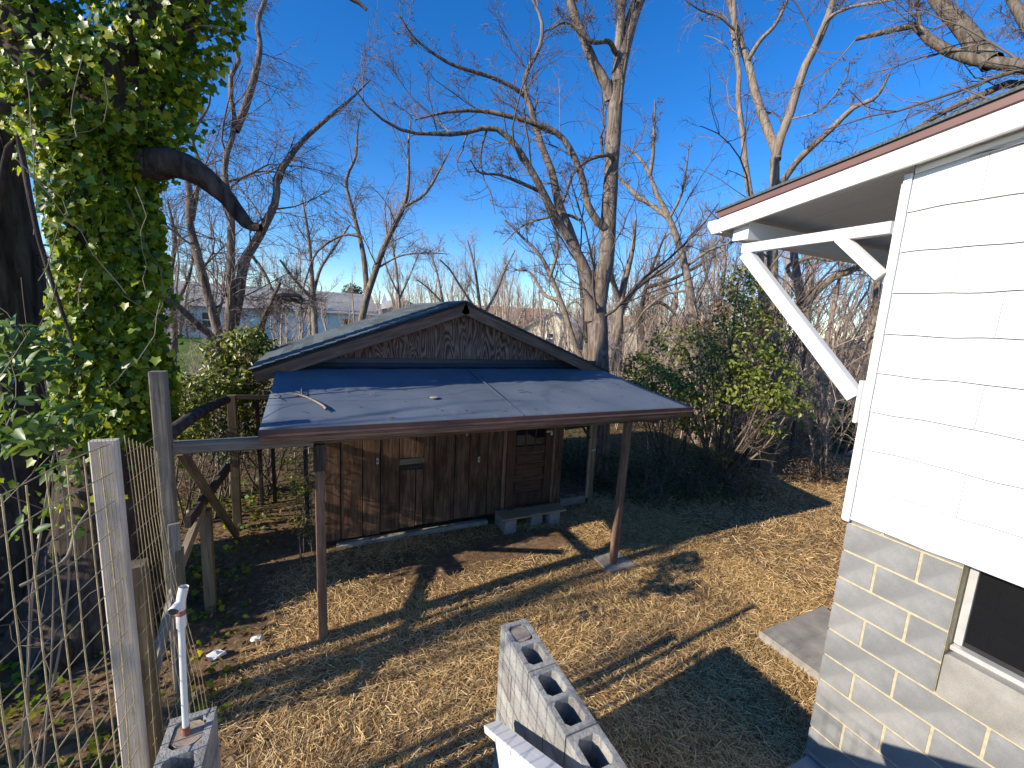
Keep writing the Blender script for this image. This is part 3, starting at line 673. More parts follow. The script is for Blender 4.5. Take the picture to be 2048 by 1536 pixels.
# soffit boards run down the slope
for k in range(18):
    x0 = SX-0.02+0.31*k
    zs = 0.055
    board('soffit_board', (x0+0.155, 1.50, rz(1.50)-zs), (x0+0.155, 2.66, rz(2.66)-zs), 0.302, 0.012, M['white'], hr, c=0.003)
board('header_beam', (SX-0.045, 2.53, 4.035), (9, 2.53, 4.035), 0.14, 0.14, M['white'], house, c=0.004)
for bx, lab in ((SX+0.005, None), (6.1, None)):
    bk = board('eave_bracket', (bx, 1.50, 3.897), (bx, 2.52, 3.897), 0.06, 0.075, M['whitewood'], house)
    board('brace', (bx, 2.49, 3.855), (bx, 1.535, 2.815), 0.075, 0.09, M['whitewood'], bk, up=(0, 0.74, 0.67))
    board('strut', (bx, 1.785, 3.875), (bx, 1.51, 3.60), 0.07, 0.065, M['whitewood'], bk, up=(0, 0.7, 0.7))
    board('wall_cleat', (bx, 1.507, 2.65), (bx, 1.507, 2.93), 0.07, 0.02, M['whitewood'], bk, up=(0, 1, 0))
tag(box('concrete_slab', (4.20, 1.62, -0.05), (5.30, 2.46, 0.10), M['concrete'], None, 0.012), 'raised concrete landing slab on the straw behind the house corner', 'slab')
tag(box('concrete_slab', (2.98, 0.4, -0.05), (3.285, 1.455, 0.10), M['concrete'], None, 0.012), 'shaded concrete ledge along the foot of the block wall', 'ledge')

# =================================================================== STAIR WALLS, RAIL
def hollow_block(L=0.397, Wd=0.186, Hh=0.194, mat=None, name='block', sh=0.030, jit=0.0012):
    """concrete block with two open cells; local origin at its bottom corner, long axis y"""
    v = []; f = []
    half = L/2
    def halfring(y0, y1, z, wy0, wy1, g_):
        O = [(0, y0, z), (Wd, y0, z), (Wd, y1, z), (0, y1, z)]
        a0, a1 = sh+g_, Wd-sh-g_; b0, b1 = y0+wy0+g_, y1-wy1-g_; c = 0.022
        Iy = [(a0, b0+c, z), (a0+c, b0, z), (a1-c, b0, z), (a1, b0+c, z), (a1, b1-c, z), (a1-c, b1, z), (a0+c, b1, z), (a0, b1-c, z)]
        return O+Iy
    for h in range(2):
        y0, y1 = h*half, (h+1)*half
        w0, w1 = (0.032, 0.016) if h == 0 else (0.016, 0.032)
        base = len(v)
        v += halfring(y0, y1, 0, w0, w1, 0.004)+halfring(y0, y1, Hh, w0, w1, 0.0)
        for lv in (0, 12):
            for k in range(4):
                o0 = base+lv+k; o1 = base+lv+(k+1) % 4
                i0 = base+lv+4+2*k; i1 = i0+1; i2 = base+lv+4+(2*(k+1)) % 8
                fs = [[o0, i0, i1], [o0, i1, i2, o1]]
                f += fs if lv else [x[::-1] for x in fs]
        for k in range(8):
            a_, b_ = base+4+k, base+4+(k+1) % 8
            f.append([a_, b_, b_+12, a_+12])
        for k in range(4):
            if (h == 0 and k == 2) or (h == 1 and k == 0): continue
            a_, b_ = base+k, base+(k+1) % 4
            f.append([a_, b_, b_+12, a_+12])
    me = bpy.data.meshes.new(name); me.from_pydata(v, [], f); me.materials.append(mat)
    bm = bmesh.new(); bm.from_mesh(me); bmesh.ops.remove_doubles(bm, verts=bm.verts, dist=1e-5); bmesh.ops.recalc_face_normals(bm, faces=bm.faces); bm.to_mesh(me); bm.free()
    return me
HB = hollow_block(mat=M['roughblock']); HBh = hollow_block(L=0.194, mat=M['roughblock'])
def stair_wall(name, label, x0, yend, ymin, courses, fills, width=0.186):
    t = thing(name, label, 'block wall', (x0, yend, 0))
    for k in range(courses):
        z = k*0.2032
        y = yend; first = (courses-1-k) % 2 == 1
        while y > ymin:
            L = 0.194 if first else 0.397
            obj('block', HBh if first else HB, t, Matrix.Translation((x0+random.uniform(-.001, .001), y-L, z)))
            first = False; y -= L+0.008
    H_ = courses*0.2032
    for k in range(courses-1):
        z = k*0.2032+0.194
        for xa in (0.004, width-0.024):
            box('mortar_joint', (x0+xa, ymin-0.2, z), (x0+xa+0.02, yend-0.004, z+0.0092), M['roughblock'], t, 0.001)
        box('mortar_joint', (x0+0.026, yend-0.024, z), (x0+width-0.026, yend-0.004, z+0.0092), M['roughblock'], t, 0.001)
    for yc in fills:
        bm = bmesh.new(); bmesh.ops.create_cone(bm, cap_ends=True, segments=12, radius1=0.07, radius2=0.068, depth=0.14)
        for v_ in bm.verts:
            v_.co.x = max(min(v_.co.x, 0.062), -0.062); v_.co.y = max(min(v_.co.y, 0.066), -0.066)
            if v_.co.z > 0: v_.co.z += random.uniform(-0.006, 0.004)
        me = bpy.data.meshes.new('mortar_fill'); bm.to_mesh(me); bm.free(); me.materials.append(M['fill'])
        obj('mortar_fill', me, t, Matrix.Translation((x0+width/2, yc, H_-0.009-0.075)))
    return t
stair_wall('block_wall', 'low hollow concrete block wall beside the white stair rail', 1.070, 2.252, 0.5, 6, [2.252-0.107])
stair_wall('block_pier', 'hollow concrete block pier holding the white pipe', -0.672, 2.245, 0.7, 6, [2.245-0.107], 0.186)
rail = thing('stair_rail', 'white painted sloping stair rail in front of the block wall', 'rail', (0.905, 1.955, 0.8))
sl_ = -0.654
def rl(y, dz=0): return (0.906, y, 0.83+(y-1.957)*sl_+dz)
board('cap', rl(1.957, -0.022), rl(-0.2, -0.022), 0.094, 0.04, M['whitewood'], rail, up=(0, 0.547, 0.837))
board('side_board', (0.895, 1.80, rl(1.80)[2]-0.135), (0.895, -0.2, rl(-0.2)[2]-0.135), 0.035, 0.15, M['whitewood'], rail, up=(0, 0.547, 0.837))
board('newel', (0.895, 1.72, -0.02), (0.895, 1.72, 0.80), 0.085, 0.036, M['whitewood'], rail, up=(-1, 0, 0))
rail2 = thing('stair_rail', 'white painted stair rail higher up on top of the block wall', 'rail', (1.16, 0.9, 1.3))
board('cap', (1.163, 0.85, 1.585), (1.163, -0.2, 2.27), 0.09, 0.04, M['whitewood'], rail2, up=(0, 0.547, 0.837))
board('side_board', (1.163, 0.80, 1.475), (1.163, -0.2, 2.13), 0.04, 0.22, M['whitewood'], rail2, up=(0, 0.547, 0.837))
board('newel', (1.163, 0.7, 1.22), (1.163, 0.7, 1.6), 0.085, 0.036, M['whitewood'], rail2, up=(-1, 0, 0))

# white pipe in the pier
pipe = thing('standpipe', 'white plastic pipe with tee top standing in the block pier', 'pipe', (-0.58, 2.14, 1.2))
def tube_part(name, pts, rad, mat, parent, sides=10, n=10):
    P3, r3 = spline(pts, rad, n); v, q = tubes(P3[None], r3[None], sides); g = Geo(); g.add(v, q); return g.obj(name, mat, parent)
tube_part('riser', [(-0.588, 2.14, 1.20), (-0.583, 2.142, 1.5), (-0.575, 2.145, 1.86)], (0.0135, 0.0135), M['pvc'], pipe)
tube_part('foot_joint', [(-0.588, 2.14, 1.205), (-0.587, 2.14, 1.245)], (0.0185, 0.0155), M['rust'], pipe)
tube_part('coupling', [(-0.577, 2.145, 1.755), (-0.576, 2.145, 1.815)], (0.0195, 0.0195), M['pvc'], pipe)
tube_part('primer_ring', [(-0.576, 2.145, 1.812), (-0.5755, 2.145, 1.838)], (0.0185, 0.0175), M['rust'], pipe)
ty = tube_part('tee', [(-0.575, 2.145, 1.84), (-0.572, 2.145, 1.885), (-0.560, 2.15, 1.945)], (0.0185, 0.019), M['pvc'], pipe)
tube_part('tee_mouth', [(-0.575, 2.15, 1.872), (-0.588, 2.105, 1.868), (-0.590, 2.094, 1.866)], (0.0175, 0.0215), M['pvc'], ty)
bm = bmesh.new(); bmesh.ops.create_circle(bm, cap_ends=True, segments=14, radius=0.0155); me = bpy.data.meshes.new('bore'); bm.to_mesh(me); bm.free(); me.materials.append(M['flash'])
obj('bore', me, ty, Matrix.Translation((-0.5905, 2.0925, 1.866)) @ Vector((-0.27, -0.96, -0.03)).to_track_quat('Z', 'Y').to_matrix().to_4x4())

# =================================================================== WIRE FENCE
wf = thing('wire_fence', 'rusty woven wire fence fixed to a grey upright board', 'fence', (-0.83, 2.3, 0))
fb = board('post', (-0.828, 2.29, -0.05), (-0.832, 2.285, 2.605), 0.092, 0.042, M['pale'], wf, up=(0, -1, 0), c=0.006)
board('post', (-0.79, 2.40, -0.05), (-0.80, 2.40, 1.96), 0.07, 0.085, M['olive'], wf, up=(0, -1, 0), c=0.006)
def wire(pts, r=0.0026, n=8):
    P3, r3 = spline(pts, (r, r), n); v, q = tubes(P3[None], r3[None], 4); g = Geo(); g.add(v, q); return g.obj('wire', M['wire'], wf)
def fp(s): return np.array([-0.80-0.10*s-0.02*math.sin(s*3), 2.245-0.985*s])
zt = 2.59
for s in np.concatenate([np.arange(0.06, 1.9, 0.095)]):
    a_ = fp(s); j = random.uniform(-0.008, 0.008)
    wire([(a_[0]+j, a_[1], 0.0), (a_[0]+j*2+0.004, a_[1], 0.9), (a_[0]-j, a_[1], 1.7), (a_[0], a_[1]+j, zt+random.uniform(-0.01, 0.02))], 0.0028)
for z in np.arange(0.1, 2.61, 0.125):
    wire([(*fp(s), z+0.006*math.sin(s*9+z*7)) for s in np.linspace(0, 1.9, 9)], 0.0026, 16)
# wires gathered over the face of the board, then the loose curl behind it
for k in range(7):
    x = -0.868+0.0125*k
    wire([(x, 2.258, 0.0), (x+0.004, 2.256, 1.3), (x, 2.256, 2.62)], 0.0014)
def curl(t): return np.array([-0.775+0.13*t, 2.30+0.42*t+0.10*math.sin(t*3)])
for t in np.linspace(0.05, 1.0, 10):
    a_ = curl(t*0.35); b_ = curl(t)
    wire([(b_[0]+0.02, b_[1], 0.0), (b_[0], b_[1], 0.9), (a_[0]+0.02, a_[1], 1.9), (a_[0], a_[1], 2.62-0.15*t)], 0.0018)
for z in np.arange(0.15, 2.6, 0.125):
    k = 1-0.65*z/2.6
    wire([(*curl(t*k), z+0.02*t) for t in np.linspace(0, 1, 6)], 0.0015)

# =================================================================== TIMBER PEN FRAME
pen = thing('timber_frame', 'old timber pen frame of posts, rails and crossed braces left of the shed', 'frame', (-1.1, 4.0, 0))
FXp = -1.085
board('post', (-1.075, 3.92, -0.05), (-1.085, 3.92, 2.685), 0.098, 0.09, M['grey'], pen, up=(0, -1, 0), c=0.008)
board('beam', (-1.035, 3.97, 2.075), (-0.05, 4.05, 2.045), 0.09, 0.095, M['grey'], pen, c=0.01)
board('beam', (-0.36, 4.02, 2.075), (-0.05, 4.10, 2.07), 0.03, 0.09, M['board'], pen)
tube_part('pole', [(FXp-0.02, 4.02, 2.15), (FXp, 5.1, 2.12), (FXp, 6.4, 1.98)], (0.055, 0.05), M['bark_dark'], pen, 8)
board('rail', (-1.15, 6.9, 1.93), (-0.35, 6.85, 1.91), 0.05, 0.06, M['darkwood'], pen)
board('post', (FXp, 6.75, -0.05), (FXp, 6.75, 1.98), 0.10, 0.10, M['olive'], pen, up=(0, -1, 0))
board('post', (FXp+0.02, 4.93, -0.05), (FXp+0.02, 4.93, 1.13), 0.095, 0.095, M['olive'], pen, up=(0, -1, 0))
board('brace', (FXp+0.03, 4.2, 1.98), (FXp+0.05, 6.35, 0.10), 0.09, 0.045, M['olive'], pen, up=(1, 0, 0))
board('brace', (FXp, 4.40, 1.25), (FXp, 6.30, 1.10), 0.11, 0.045, M['darkwood'], pen, up=(1, 0, 0))
board('rail', (FXp-0.01, 3.98, 0.95), (FXp, 4.93, 1.16), 0.05, 0.10, M['grey'], pen)
board('rail', (FXp+0.02, 3.97, 1.0), (FXp+0.02, 3.2, 0.60), 0.04, 0.085, M['grey'], pen, up=(0.6, 0, 0.8))
board('plank', (-1.02, 3.70, -0.05), (-1.035, 3.84, 1.50), 0.075, 0.03, M['grey'], pen, up=(0.3, -1, 0))
board('plank', (-0.98, 3.62, -0.05), (-1.01, 3.83, 1.30), 0.06, 0.03, M['olive'], pen, up=(0.3, -1, 0))
# gate frame right of the shed
gate = thing('gate_frame', 'weathered open gate frame standing right of the shed door wall', 'gate', (4.1, 5.85, 0))
board('post', (4.40, 5.86, -0.05), (4.38, 5.86, 2.3), 0.09, 0.09, M['olive'], gate, up=(0, -1, 0))
board('stile', (4.315, 5.82, 0.15), (4.295, 5.82, 1.9), 0.05, 0.04, M['grey'], gate, up=(0, -1, 0))
board('top_rail', (3.77, 5.83, 1.46), (4.27, 5.83, 1.50), 0.08, 0.035, M['darkwood'], gate, up=(0, -1, 0))
board('bottom_rail', (3.77, 5.83, 0.12), (4.29, 5.83, 0.12), 0.13, 0.035, M['grey'], gate, up=(0, -1, 0))
board('corner_brace', (4.12, 5.815, 1.46), (4.28, 5.815, 1.25), 0.035, 0.03, M['darkwood'], gate, up=(0, -1, 0))
board('handle', (4.33, 5.79, 1.03), (4.40, 5.79, 1.04), 0.03, 0.03, M['galv'], gate, up=(0, -1, 0))

# =================================================================== TREES
def px_limb(pts, hd, rad, n=14, jit=0.0):
    """limb through photo points; hd is one distance or one per point"""
    hds = hd if isinstance(hd, (list, tuple, np.ndarray)) else [hd]*len(pts)
    P = [at(a[0], a[1], hd=h) for a, h in zip(pts, hds)]
    return spline(P, rad, n)
def make_tree(name, label, limbs, bark, twigmat, base=None, levels=((6, 0.35, (0.5, 1.0), 0.15), (5, 0.5, (0.5, 1.1), 0.1), (4, 0.5, (0.4, 1.0), 0.1)),
              seed=1, group=None, sides=10, cat='tree', t0=0.25, wig=0.2, rmin=0.004, droop=None, rs=1.0):
    limbs = [(a_, b_*rs) for a_, b_ in limbs]
    g = np.random.default_rng(seed)
    base = limbs[0][0][0] if base is None else np.array(base)
    t = thing(name, label, cat, (base[0], base[1], 0.0), group)
    geo = Geo()
    for P, r in limbs:
        v, q = tubes(P[None], r[None], sides, rough=0.035); geo.add(v, q)
    geo.obj('trunk', bark, t)
    P = np.stack([l[0] for l in limbs]); r = np.stack([l[1] for l in limbs])
    cg = Geo(); bgeo = Geo()
    for k, (n, lr, ang, up) in enumerate(levels):
        u_ = up if droop is None else (up if k == 0 else droop)
        if k == 0:
            P, r = grow(P, r, n, t0, 1.0, lr, ang, 8, wig*0.85, u_, 0.5, 0.3, rmin=rmin*2, g=g)
        else:
            P, r = grow(P, r, n, 0.12, 1.0, lr, ang, 5 if k == 1 else 4, wig*1.05, u_, 0.65, 0.35, rmin=rmin, g=g)
        if P.shape[0] > 11000:
            sel = g.choice(P.shape[0], 11000, replace=False); P, r = P[sel], r[sel]
        v, q = tubes(P, r, 4 if k == 0 else 3); cg.add(v, q)
    c = cg.obj('crown', twigmat, t); c['kind'] = 'stuff'
    return t

D = [(0.35, 0.9)]
# big walnut behind the shed
h = 8.7
make_tree('walnut_tree', 'tall bare forked tree with furrowed bark rising right behind the shed roof', [
    px_limb([(1196, 955), (1197, 800), (1196, 700), (1197, 600), (1213, 520), (1219, 400), (1225, 300), (1232, 200), (1240, 130), (1257, 60), (1277, 0), (1300, -90)], [h]*7+[h+.1, h+.2, h+.3, h+.4, h+.6], (0.34, 0.30, 0.285, 0.27, 0.20, 0.19, 0.18, 0.175, 0.17, 0.16, 0.14, 0.09), 24),
    px_limb([(1186, 640), (1172, 545), (1137, 475), (1112, 437), (1087, 387), (1058, 333), (1025, 283), (983, 255), (917, 268), (858, 267), (808, 262), (746, 225), (708, 175)], np.linspace(h, h-1.2, 13), (0.20, 0.165, 0.13, 0.11, 0.10, 0.088, 0.075, 0.062, 0.052, 0.045, 0.036, 0.025, 0.012), 24),
    px_limb([(1150, 495), (1137, 458), (1117, 408), (1104, 346), (1079, 279), (1062, 217), (1050, 187), (1052, 146), (1079, 96), (1083, 42), (1055, -20)], np.linspace(h, h+.9, 11), (0.13, 0.12, 0.105, 0.09, 0.08, 0.07, 0.06, 0.055, 0.05, 0.04, 0.02), 24),
    px_limb([(1210, 455), (1197, 446), (1175, 408), (1162, 346), (1133, 287), (1108, 262), (1067, 246), (1004, 229), (950, 221), (890, 225), (830, 240)], np.linspace(h-.1, h-1.0, 11), (0.10, 0.085, 0.08, 0.072, 0.066, 0.06, 0.052, 0.045, 0.036, 0.025, 0.012), 24),
    px_limb([(1220, 200), (1213, 172), (1187, 125), (1167, 75), (1146, 21), (1130, -50)], np.linspace(h+.1, h-.2, 6), (0.13, 0.12, 0.105, 0.10, 0.09, 0.06), 24),
    px_limb([(1234, 140), (1238, 80), (1243, 20), (1246, -60)], np.linspace(h+.2, h+.1, 4), (0.10, 0.10, 0.09, 0.07), 24),
    px_limb([(1055, 200), (1035, 180), (992, 158), (950, 144), (896, 125), (833, 80), (800, 33)], np.linspace(h+.6, h-.3, 7), (0.055, 0.05, 0.045, 0.04, 0.035, 0.025, 0.012), 24),
    px_limb([(1085, 385), (1040, 365), (1000, 350), (960, 345), (940, 320)], np.linspace(h-.3, h-1.2, 5), (0.045, 0.04, 0.032, 0.025, 0.01), 24),
    px_limb([(1222, 312), (1210, 310), (1175, 321), (1145, 350), (1132, 390), (1124, 408)], [h-.15, h-.3, h-.4, h-.4, h-.3, h], (0.05, 0.045, 0.04, 0.035, 0.03, 0.025), 24),
    px_limb([(1230, 104), (1217, 83), (1183, 83), (1133, 46), (1100, 60)], [h+.1, h-.1, h-.3, h-.5, h-.7], (0.06, 0.05, 0.04, 0.03, 0.015), 24),
    px_limb([(1160, 440), (1130, 430), (1075, 440), (1040, 455), (1005, 490)], np.linspace(h, h+1.2, 5), (0.04, 0.035, 0.03, 0.02, 0.01), 24),
], M['bark_grey'], M['twig'], levels=((10, 0.33, (0.5, 1.1), 0.2), (10, 0.55, (0.5, 1.1), 0.1), (7, 0.5, (0.5, 1.1), 0.08)), seed=3, sides=12, wig=0.22, rmin=0.0034, rs=0.8)

# many-stemmed tree left of the shed roof
h = 11
make_tree('willow_tree', 'bare many stemmed tree with drooping twigs behind the ivy limb, left of the shed', [
    px_limb([(452, 850), (455, 720), (461, 600), (462, 500), (461, 410), (449, 356), (456, 296), (470, 255), (461, 182), (465, 137), (483, 109), (456, 68), (420, 10), (400, -60)], np.linspace(h, h-.6, 14), (0.34, 0.27, 0.21, 0.17, 0.14, 0.125, 0.12, 0.11, 0.08, 0.075, 0.07, 0.06, 0.05, 0.03), 26),
    px_limb([(472, 262), (492, 210), (511, 146), (520, 91), (515, 46), (533, -10), (545, -80)], np.linspace(h-.3, h+.5, 7), (0.11, 0.11, 0.10, 0.085, 0.07, 0.06, 0.04), 26),
    px_limb([(468, 650), (478, 590), (490, 520), (515, 479), (552, 401), (554, 356), (593, 296), (638, 251), (700, 200), (740, 160)], np.linspace(h, h-.5, 10), (0.16, 0.16, 0.155, 0.14, 0.12, 0.11, 0.085, 0.07, 0.045, 0.02), 26),
    px_limb([(446, 840), (440, 690), (410, 570), (387, 479), (378, 433), (380, 388), (365, 328), (337, 273), (318, 205), (305, 120)], np.linspace(h, h+1.0, 10), (0.22, 0.19, 0.16, 0.14, 0.13, 0.115, 0.10, 0.085, 0.06, 0.03), 26),
    px_limb([(455, 740), (428, 680), (390, 645), (355, 612), (315, 588)], np.linspace(h-.1, h-1.0, 5), (0.13, 0.125, 0.11, 0.09, 0.06), 26),
    px_limb([(480, 800), (515, 690), (530, 630), (550, 602), (580, 598), (606, 606), (600, 592), (575, 590), (552, 591)], np.linspace(h, h-.8, 9), (0.15, 0.14, 0.125, 0.11, 0.10, 0.09, 0.08, 0.075, 0.06), 26),
    px_limb([(500, 505), (530, 548), (545, 580), (562, 600), (595, 612)], np.linspace(h-.1, h-.9, 5), (0.05, 0.05, 0.045, 0.04, 0.03), 26),
    px_limb([(560, 565), (540, 610), (520, 650), (505, 700)], np.linspace(h-.8, h-.3, 4), (0.06, 0.055, 0.05, 0.05), 26),
    px_limb([(385, 440), (395, 380), (400, 330), (385, 270), (420, 200), (400, 110)], np.linspace(h+.5, h+1.4, 6), (0.07, 0.06, 0.055, 0.045, 0.03, 0.015), 26),
], M['bark_grey'], M['twig_red'], levels=((13, 0.30, (0.5, 1.2), 0.1), (11, 0.85, (0.4, 1.1), -0.24), (8, 0.55, (0.4, 1.1), -0.2)), seed=5, wig=0.18, rmin=0.0036, rs=0.62)
h = 16
make_tree('slender_tree', 'slender bare tree forking into a V behind the left roof slope of the shed', [
    px_limb([(715, 760), (722, 650), (735, 590), (750, 545), (771, 487), (808, 412), (817, 358), (817, 290), (822, 230)], h, (0.24, 0.22, 0.18, 0.16, 0.14, 0.12, 0.10, 0.06, 0.02), 22),
    px_limb([(733, 600), (733, 570), (725, 500), (704, 417), (692, 362), (712, 312), (714, 270), (722, 220)], np.linspace(h, h+1, 8), (0.16, 0.14, 0.12, 0.105, 0.09, 0.07, 0.05, 0.02), 22),
    px_limb([(806, 415), (850, 387), (883, 333), (905, 290)], np.linspace(h, h-1, 4), (0.08, 0.07, 0.05, 0.02), 22),
    px_limb([(727, 475), (690, 470), (650, 490), (625, 520), (600, 600)], np.linspace(h, h+.5, 5), (0.06, 0.055, 0.05, 0.04, 0.02), 22),
    px_limb([(757, 535), (800, 512), (850, 506), (900, 508)], np.linspace(h, h-1, 4), (0.05, 0.045, 0.035, 0.015), 22),
], M['bark_grey'], M['twig_red'], levels=((11, 0.30, (0.4, 1.0), 0.2), (8, 0.6, (0.4, 1.1), 0.0), (6, 0.55, (0.4, 1.1), -0.1)), seed=8, wig=0.17, rmin=0.0045, rs=0.7)
h = 13
make_tree('leaning_tree', 'pale leaning bare tree between the walnut trunk and the white house', [
    px_limb([(1395, 930), (1392, 800), (1390, 700), (1387, 625), (1367, 521), (1337, 433), (1317, 396), (1292, 333), (1267, 304), (1240, 285)], h, (0.24, 0.22, 0.20, 0.18, 0.155, 0.13, 0.115, 0.09, 0.06, 0.02), 22),
    px_limb([(1337, 435), (1310, 415), (1275, 392), (1245, 362), (1225, 340)], np.linspace(h, h+.6, 5), (0.09, 0.085, 0.075, 0.06, 0.03), 22),
    px_limb([(1300, 350), (1306, 310), (1308, 260), (1310, 200)], np.linspace(h, h-.5, 4), (0.07, 0.06, 0.045, 0.02), 22),
    px_limb([(1340, 435), (1362, 390), (1372, 340), (1378, 290)], np.linspace(h, h-.7, 4), (0.05, 0.045, 0.035, 0.015), 22),
    px_limb([(1378, 580), (1330, 590), (1290, 620), (1270, 650)], np.linspace(h, h+1, 4), (0.05, 0.045, 0.04, 0.02), 22),
    px_limb([(1370, 535), (1420, 500), (1480, 480)], np.linspace(h, h-1, 3), (0.05, 0.04, 0.02), 22),
], M['bark_tan'], M['twig'], levels=((11, 0.30, (0.4, 1.0), 0.25), (8, 0.55, (0.4, 1.1), 0.1), (6, 0.5, (0.4, 1.1), 0.1)), seed=11, wig=0.2, rmin=0.004, rs=0.8)
h = 13.5
make_tree('twin_stemmed_tree', 'tall bare tree with crossing stems above the white house eave', [
    px_limb([(1540, 940), (1545, 700), (1545, 500), (1548, 379), (1551, 307), (1568, 259), (1585, 212), (1599, 160), (1616, 119), (1647, 61), (1667, 0), (1690, -80)], h, (0.32, 0.30, 0.28, 0.24, 0.22, 0.19, 0.175, 0.16, 0.15, 0.135, 0.12, 0.08), 24),
    px_limb([(1553, 320), (1551, 297), (1534, 256), (1514, 198), (1497, 130), (1476, 68), (1459, 0), (1450, -70)], np.linspace(h, h+.8, 8), (0.17, 0.165, 0.15, 0.14, 0.12, 0.10, 0.09, 0.05), 24),
    px_limb([(1530, 900), (1520, 500), (1500, 389), (1490, 324), (1486, 266), (1476, 205), (1478, 136), (1466, 78), (1469, 30), (1465, -60)], np.linspace(h-.3, h+.4, 10), (0.15, 0.15, 0.14, 0.13, 0.12, 0.11, 0.10, 0.09, 0.08, 0.04), 24),
    px_limb([(1560, 372), (1585, 335), (1609, 307), (1657, 263), (1708, 215), (1752, 194), (1780, 145)], np.linspace(h, h-1.4, 7), (0.12, 0.115, 0.11, 0.10, 0.085, 0.06, 0.03), 24),
    px_limb([(1497, 119), (1520, 82), (1551, 48), (1580, -10)], np.linspace(h+.4, h-.2, 4), (0.09, 0.08, 0.065, 0.03), 24),
    px_limb([(1625, 105), (1655, 40), (1700, 15), (1770, 2), (1830, -10)], np.linspace(h, h-1.2, 5), (0.06, 0.055, 0.045, 0.035, 0.02), 24),
    px_limb([(1575, 240), (1640, 220), (1690, 160), (1700, 120)], np.linspace(h, h-1, 4), (0.03, 0.028, 0.022, 0.012), 24),
    px_limb([(1470, 60), (1440, 35), (1400, 20), (1370, 0)], np.linspace(h, h-1, 4), (0.05, 0.04, 0.03, 0.012), 24),
], M['bark_tan'], M['twig'], levels=((10, 0.28, (0.5, 1.1), 0.15), (8, 0.6, (0.4, 1.1), 0.08), (7, 0.5, (0.4, 1.1), 0.05)), seed=13, sides=10, wig=0.2, rmin=0.004, rs=0.68)
h = 9.5
make_tree('oak_tree', 'old lichen spotted tree with a broken limb reaching over the house roof', [
    px_limb([(2420, 900), (2380, 500), (2250, 230), (2120, 150), (2048, 133), (1964, 123), (1912, 109), (1861, 82), (1838, 51), (1793, 58), (1711, 78)], [10.5, 10.3, 10, 9.7]+[h]*7, (0.42, 0.38, 0.28, 0.22, 0.19, 0.165, 0.14, 0.115, 0.10, 0.075, 0.045), 24),
    px_limb([(1985, 125), (1962, 105), (1923, 51), (1888, 17), (1855, -30), (1820, -100)], np.linspace(h, h+.5, 6), (0.17, 0.165, 0.14, 0.12, 0.10, 0.06), 24),
    px_limb([(1842, 60), (1838, 35), (1834, 8), (1836, 0)], h, (0.04, 0.035, 0.03, 0.025), 24),
    px_limb([(2100, 150), (2060, 60), (2010, -20)], [9.8, 9.9, 10.2], (0.12, 0.10, 0.06), 24),
    px_limb([(2250, 240), (2150, 260), (2048, 170), (1960, 190), (1860, 240), (1780, 290)], np.linspace(10, 9.8, 6), (0.14, 0.12, 0.09, 0.07, 0.05, 0.02), 24),
], M['bark_lichen'], M['twig'], levels=((15, 0.35, (0.4, 1.1), 0.05), (9, 0.7, (0.4, 1.1), -0.03), (7, 0.55, (0.4, 1.1), -0.05)), seed=17, wig=0.2, rmin=0.003, rs=0.72)
h = 15
make_tree('broad_limbed_tree', 'bare tree with thick sideways limbs seen under the white eave bracket', [
    px_limb([(1665, 960), (1640, 800), (1615, 680), (1600, 585), (1587, 500), (1585, 400)], h, (0.30, 0.28, 0.24, 0.20, 0.17, 0.12), 20),
    px_limb([(1618, 690), (1614, 610), (1664, 556), (1708, 538), (1760, 490), (1820, 430)], np.linspace(h, h-.5, 6), (0.20, 0.19, 0.18, 0.165, 0.13, 0.08), 20),
    px_limb([(1598, 570), (1575, 535), (1620, 515), (1665, 520), (1700, 505)], np.linspace(h, h-1, 5), (0.10, 0.09, 0.10, 0.09, 0.06), 20),
    px_limb([(1760, 980), (1750, 800), (1745, 700), (1752, 600), (1765, 500)], np.linspace(h+1, h+1, 5), (0.22, 0.2, 0.18, 0.16, 0.12), 20),
], M['bark_tan'], M['twig'], levels=((14, 0.35, (0.5, 1.1), 0.15), (9, 0.6, (0.4, 1.1), 0.1), (6, 0.55, (0.4, 1.1), 0.05)), seed=19, wig=0.2, rs=0.6)
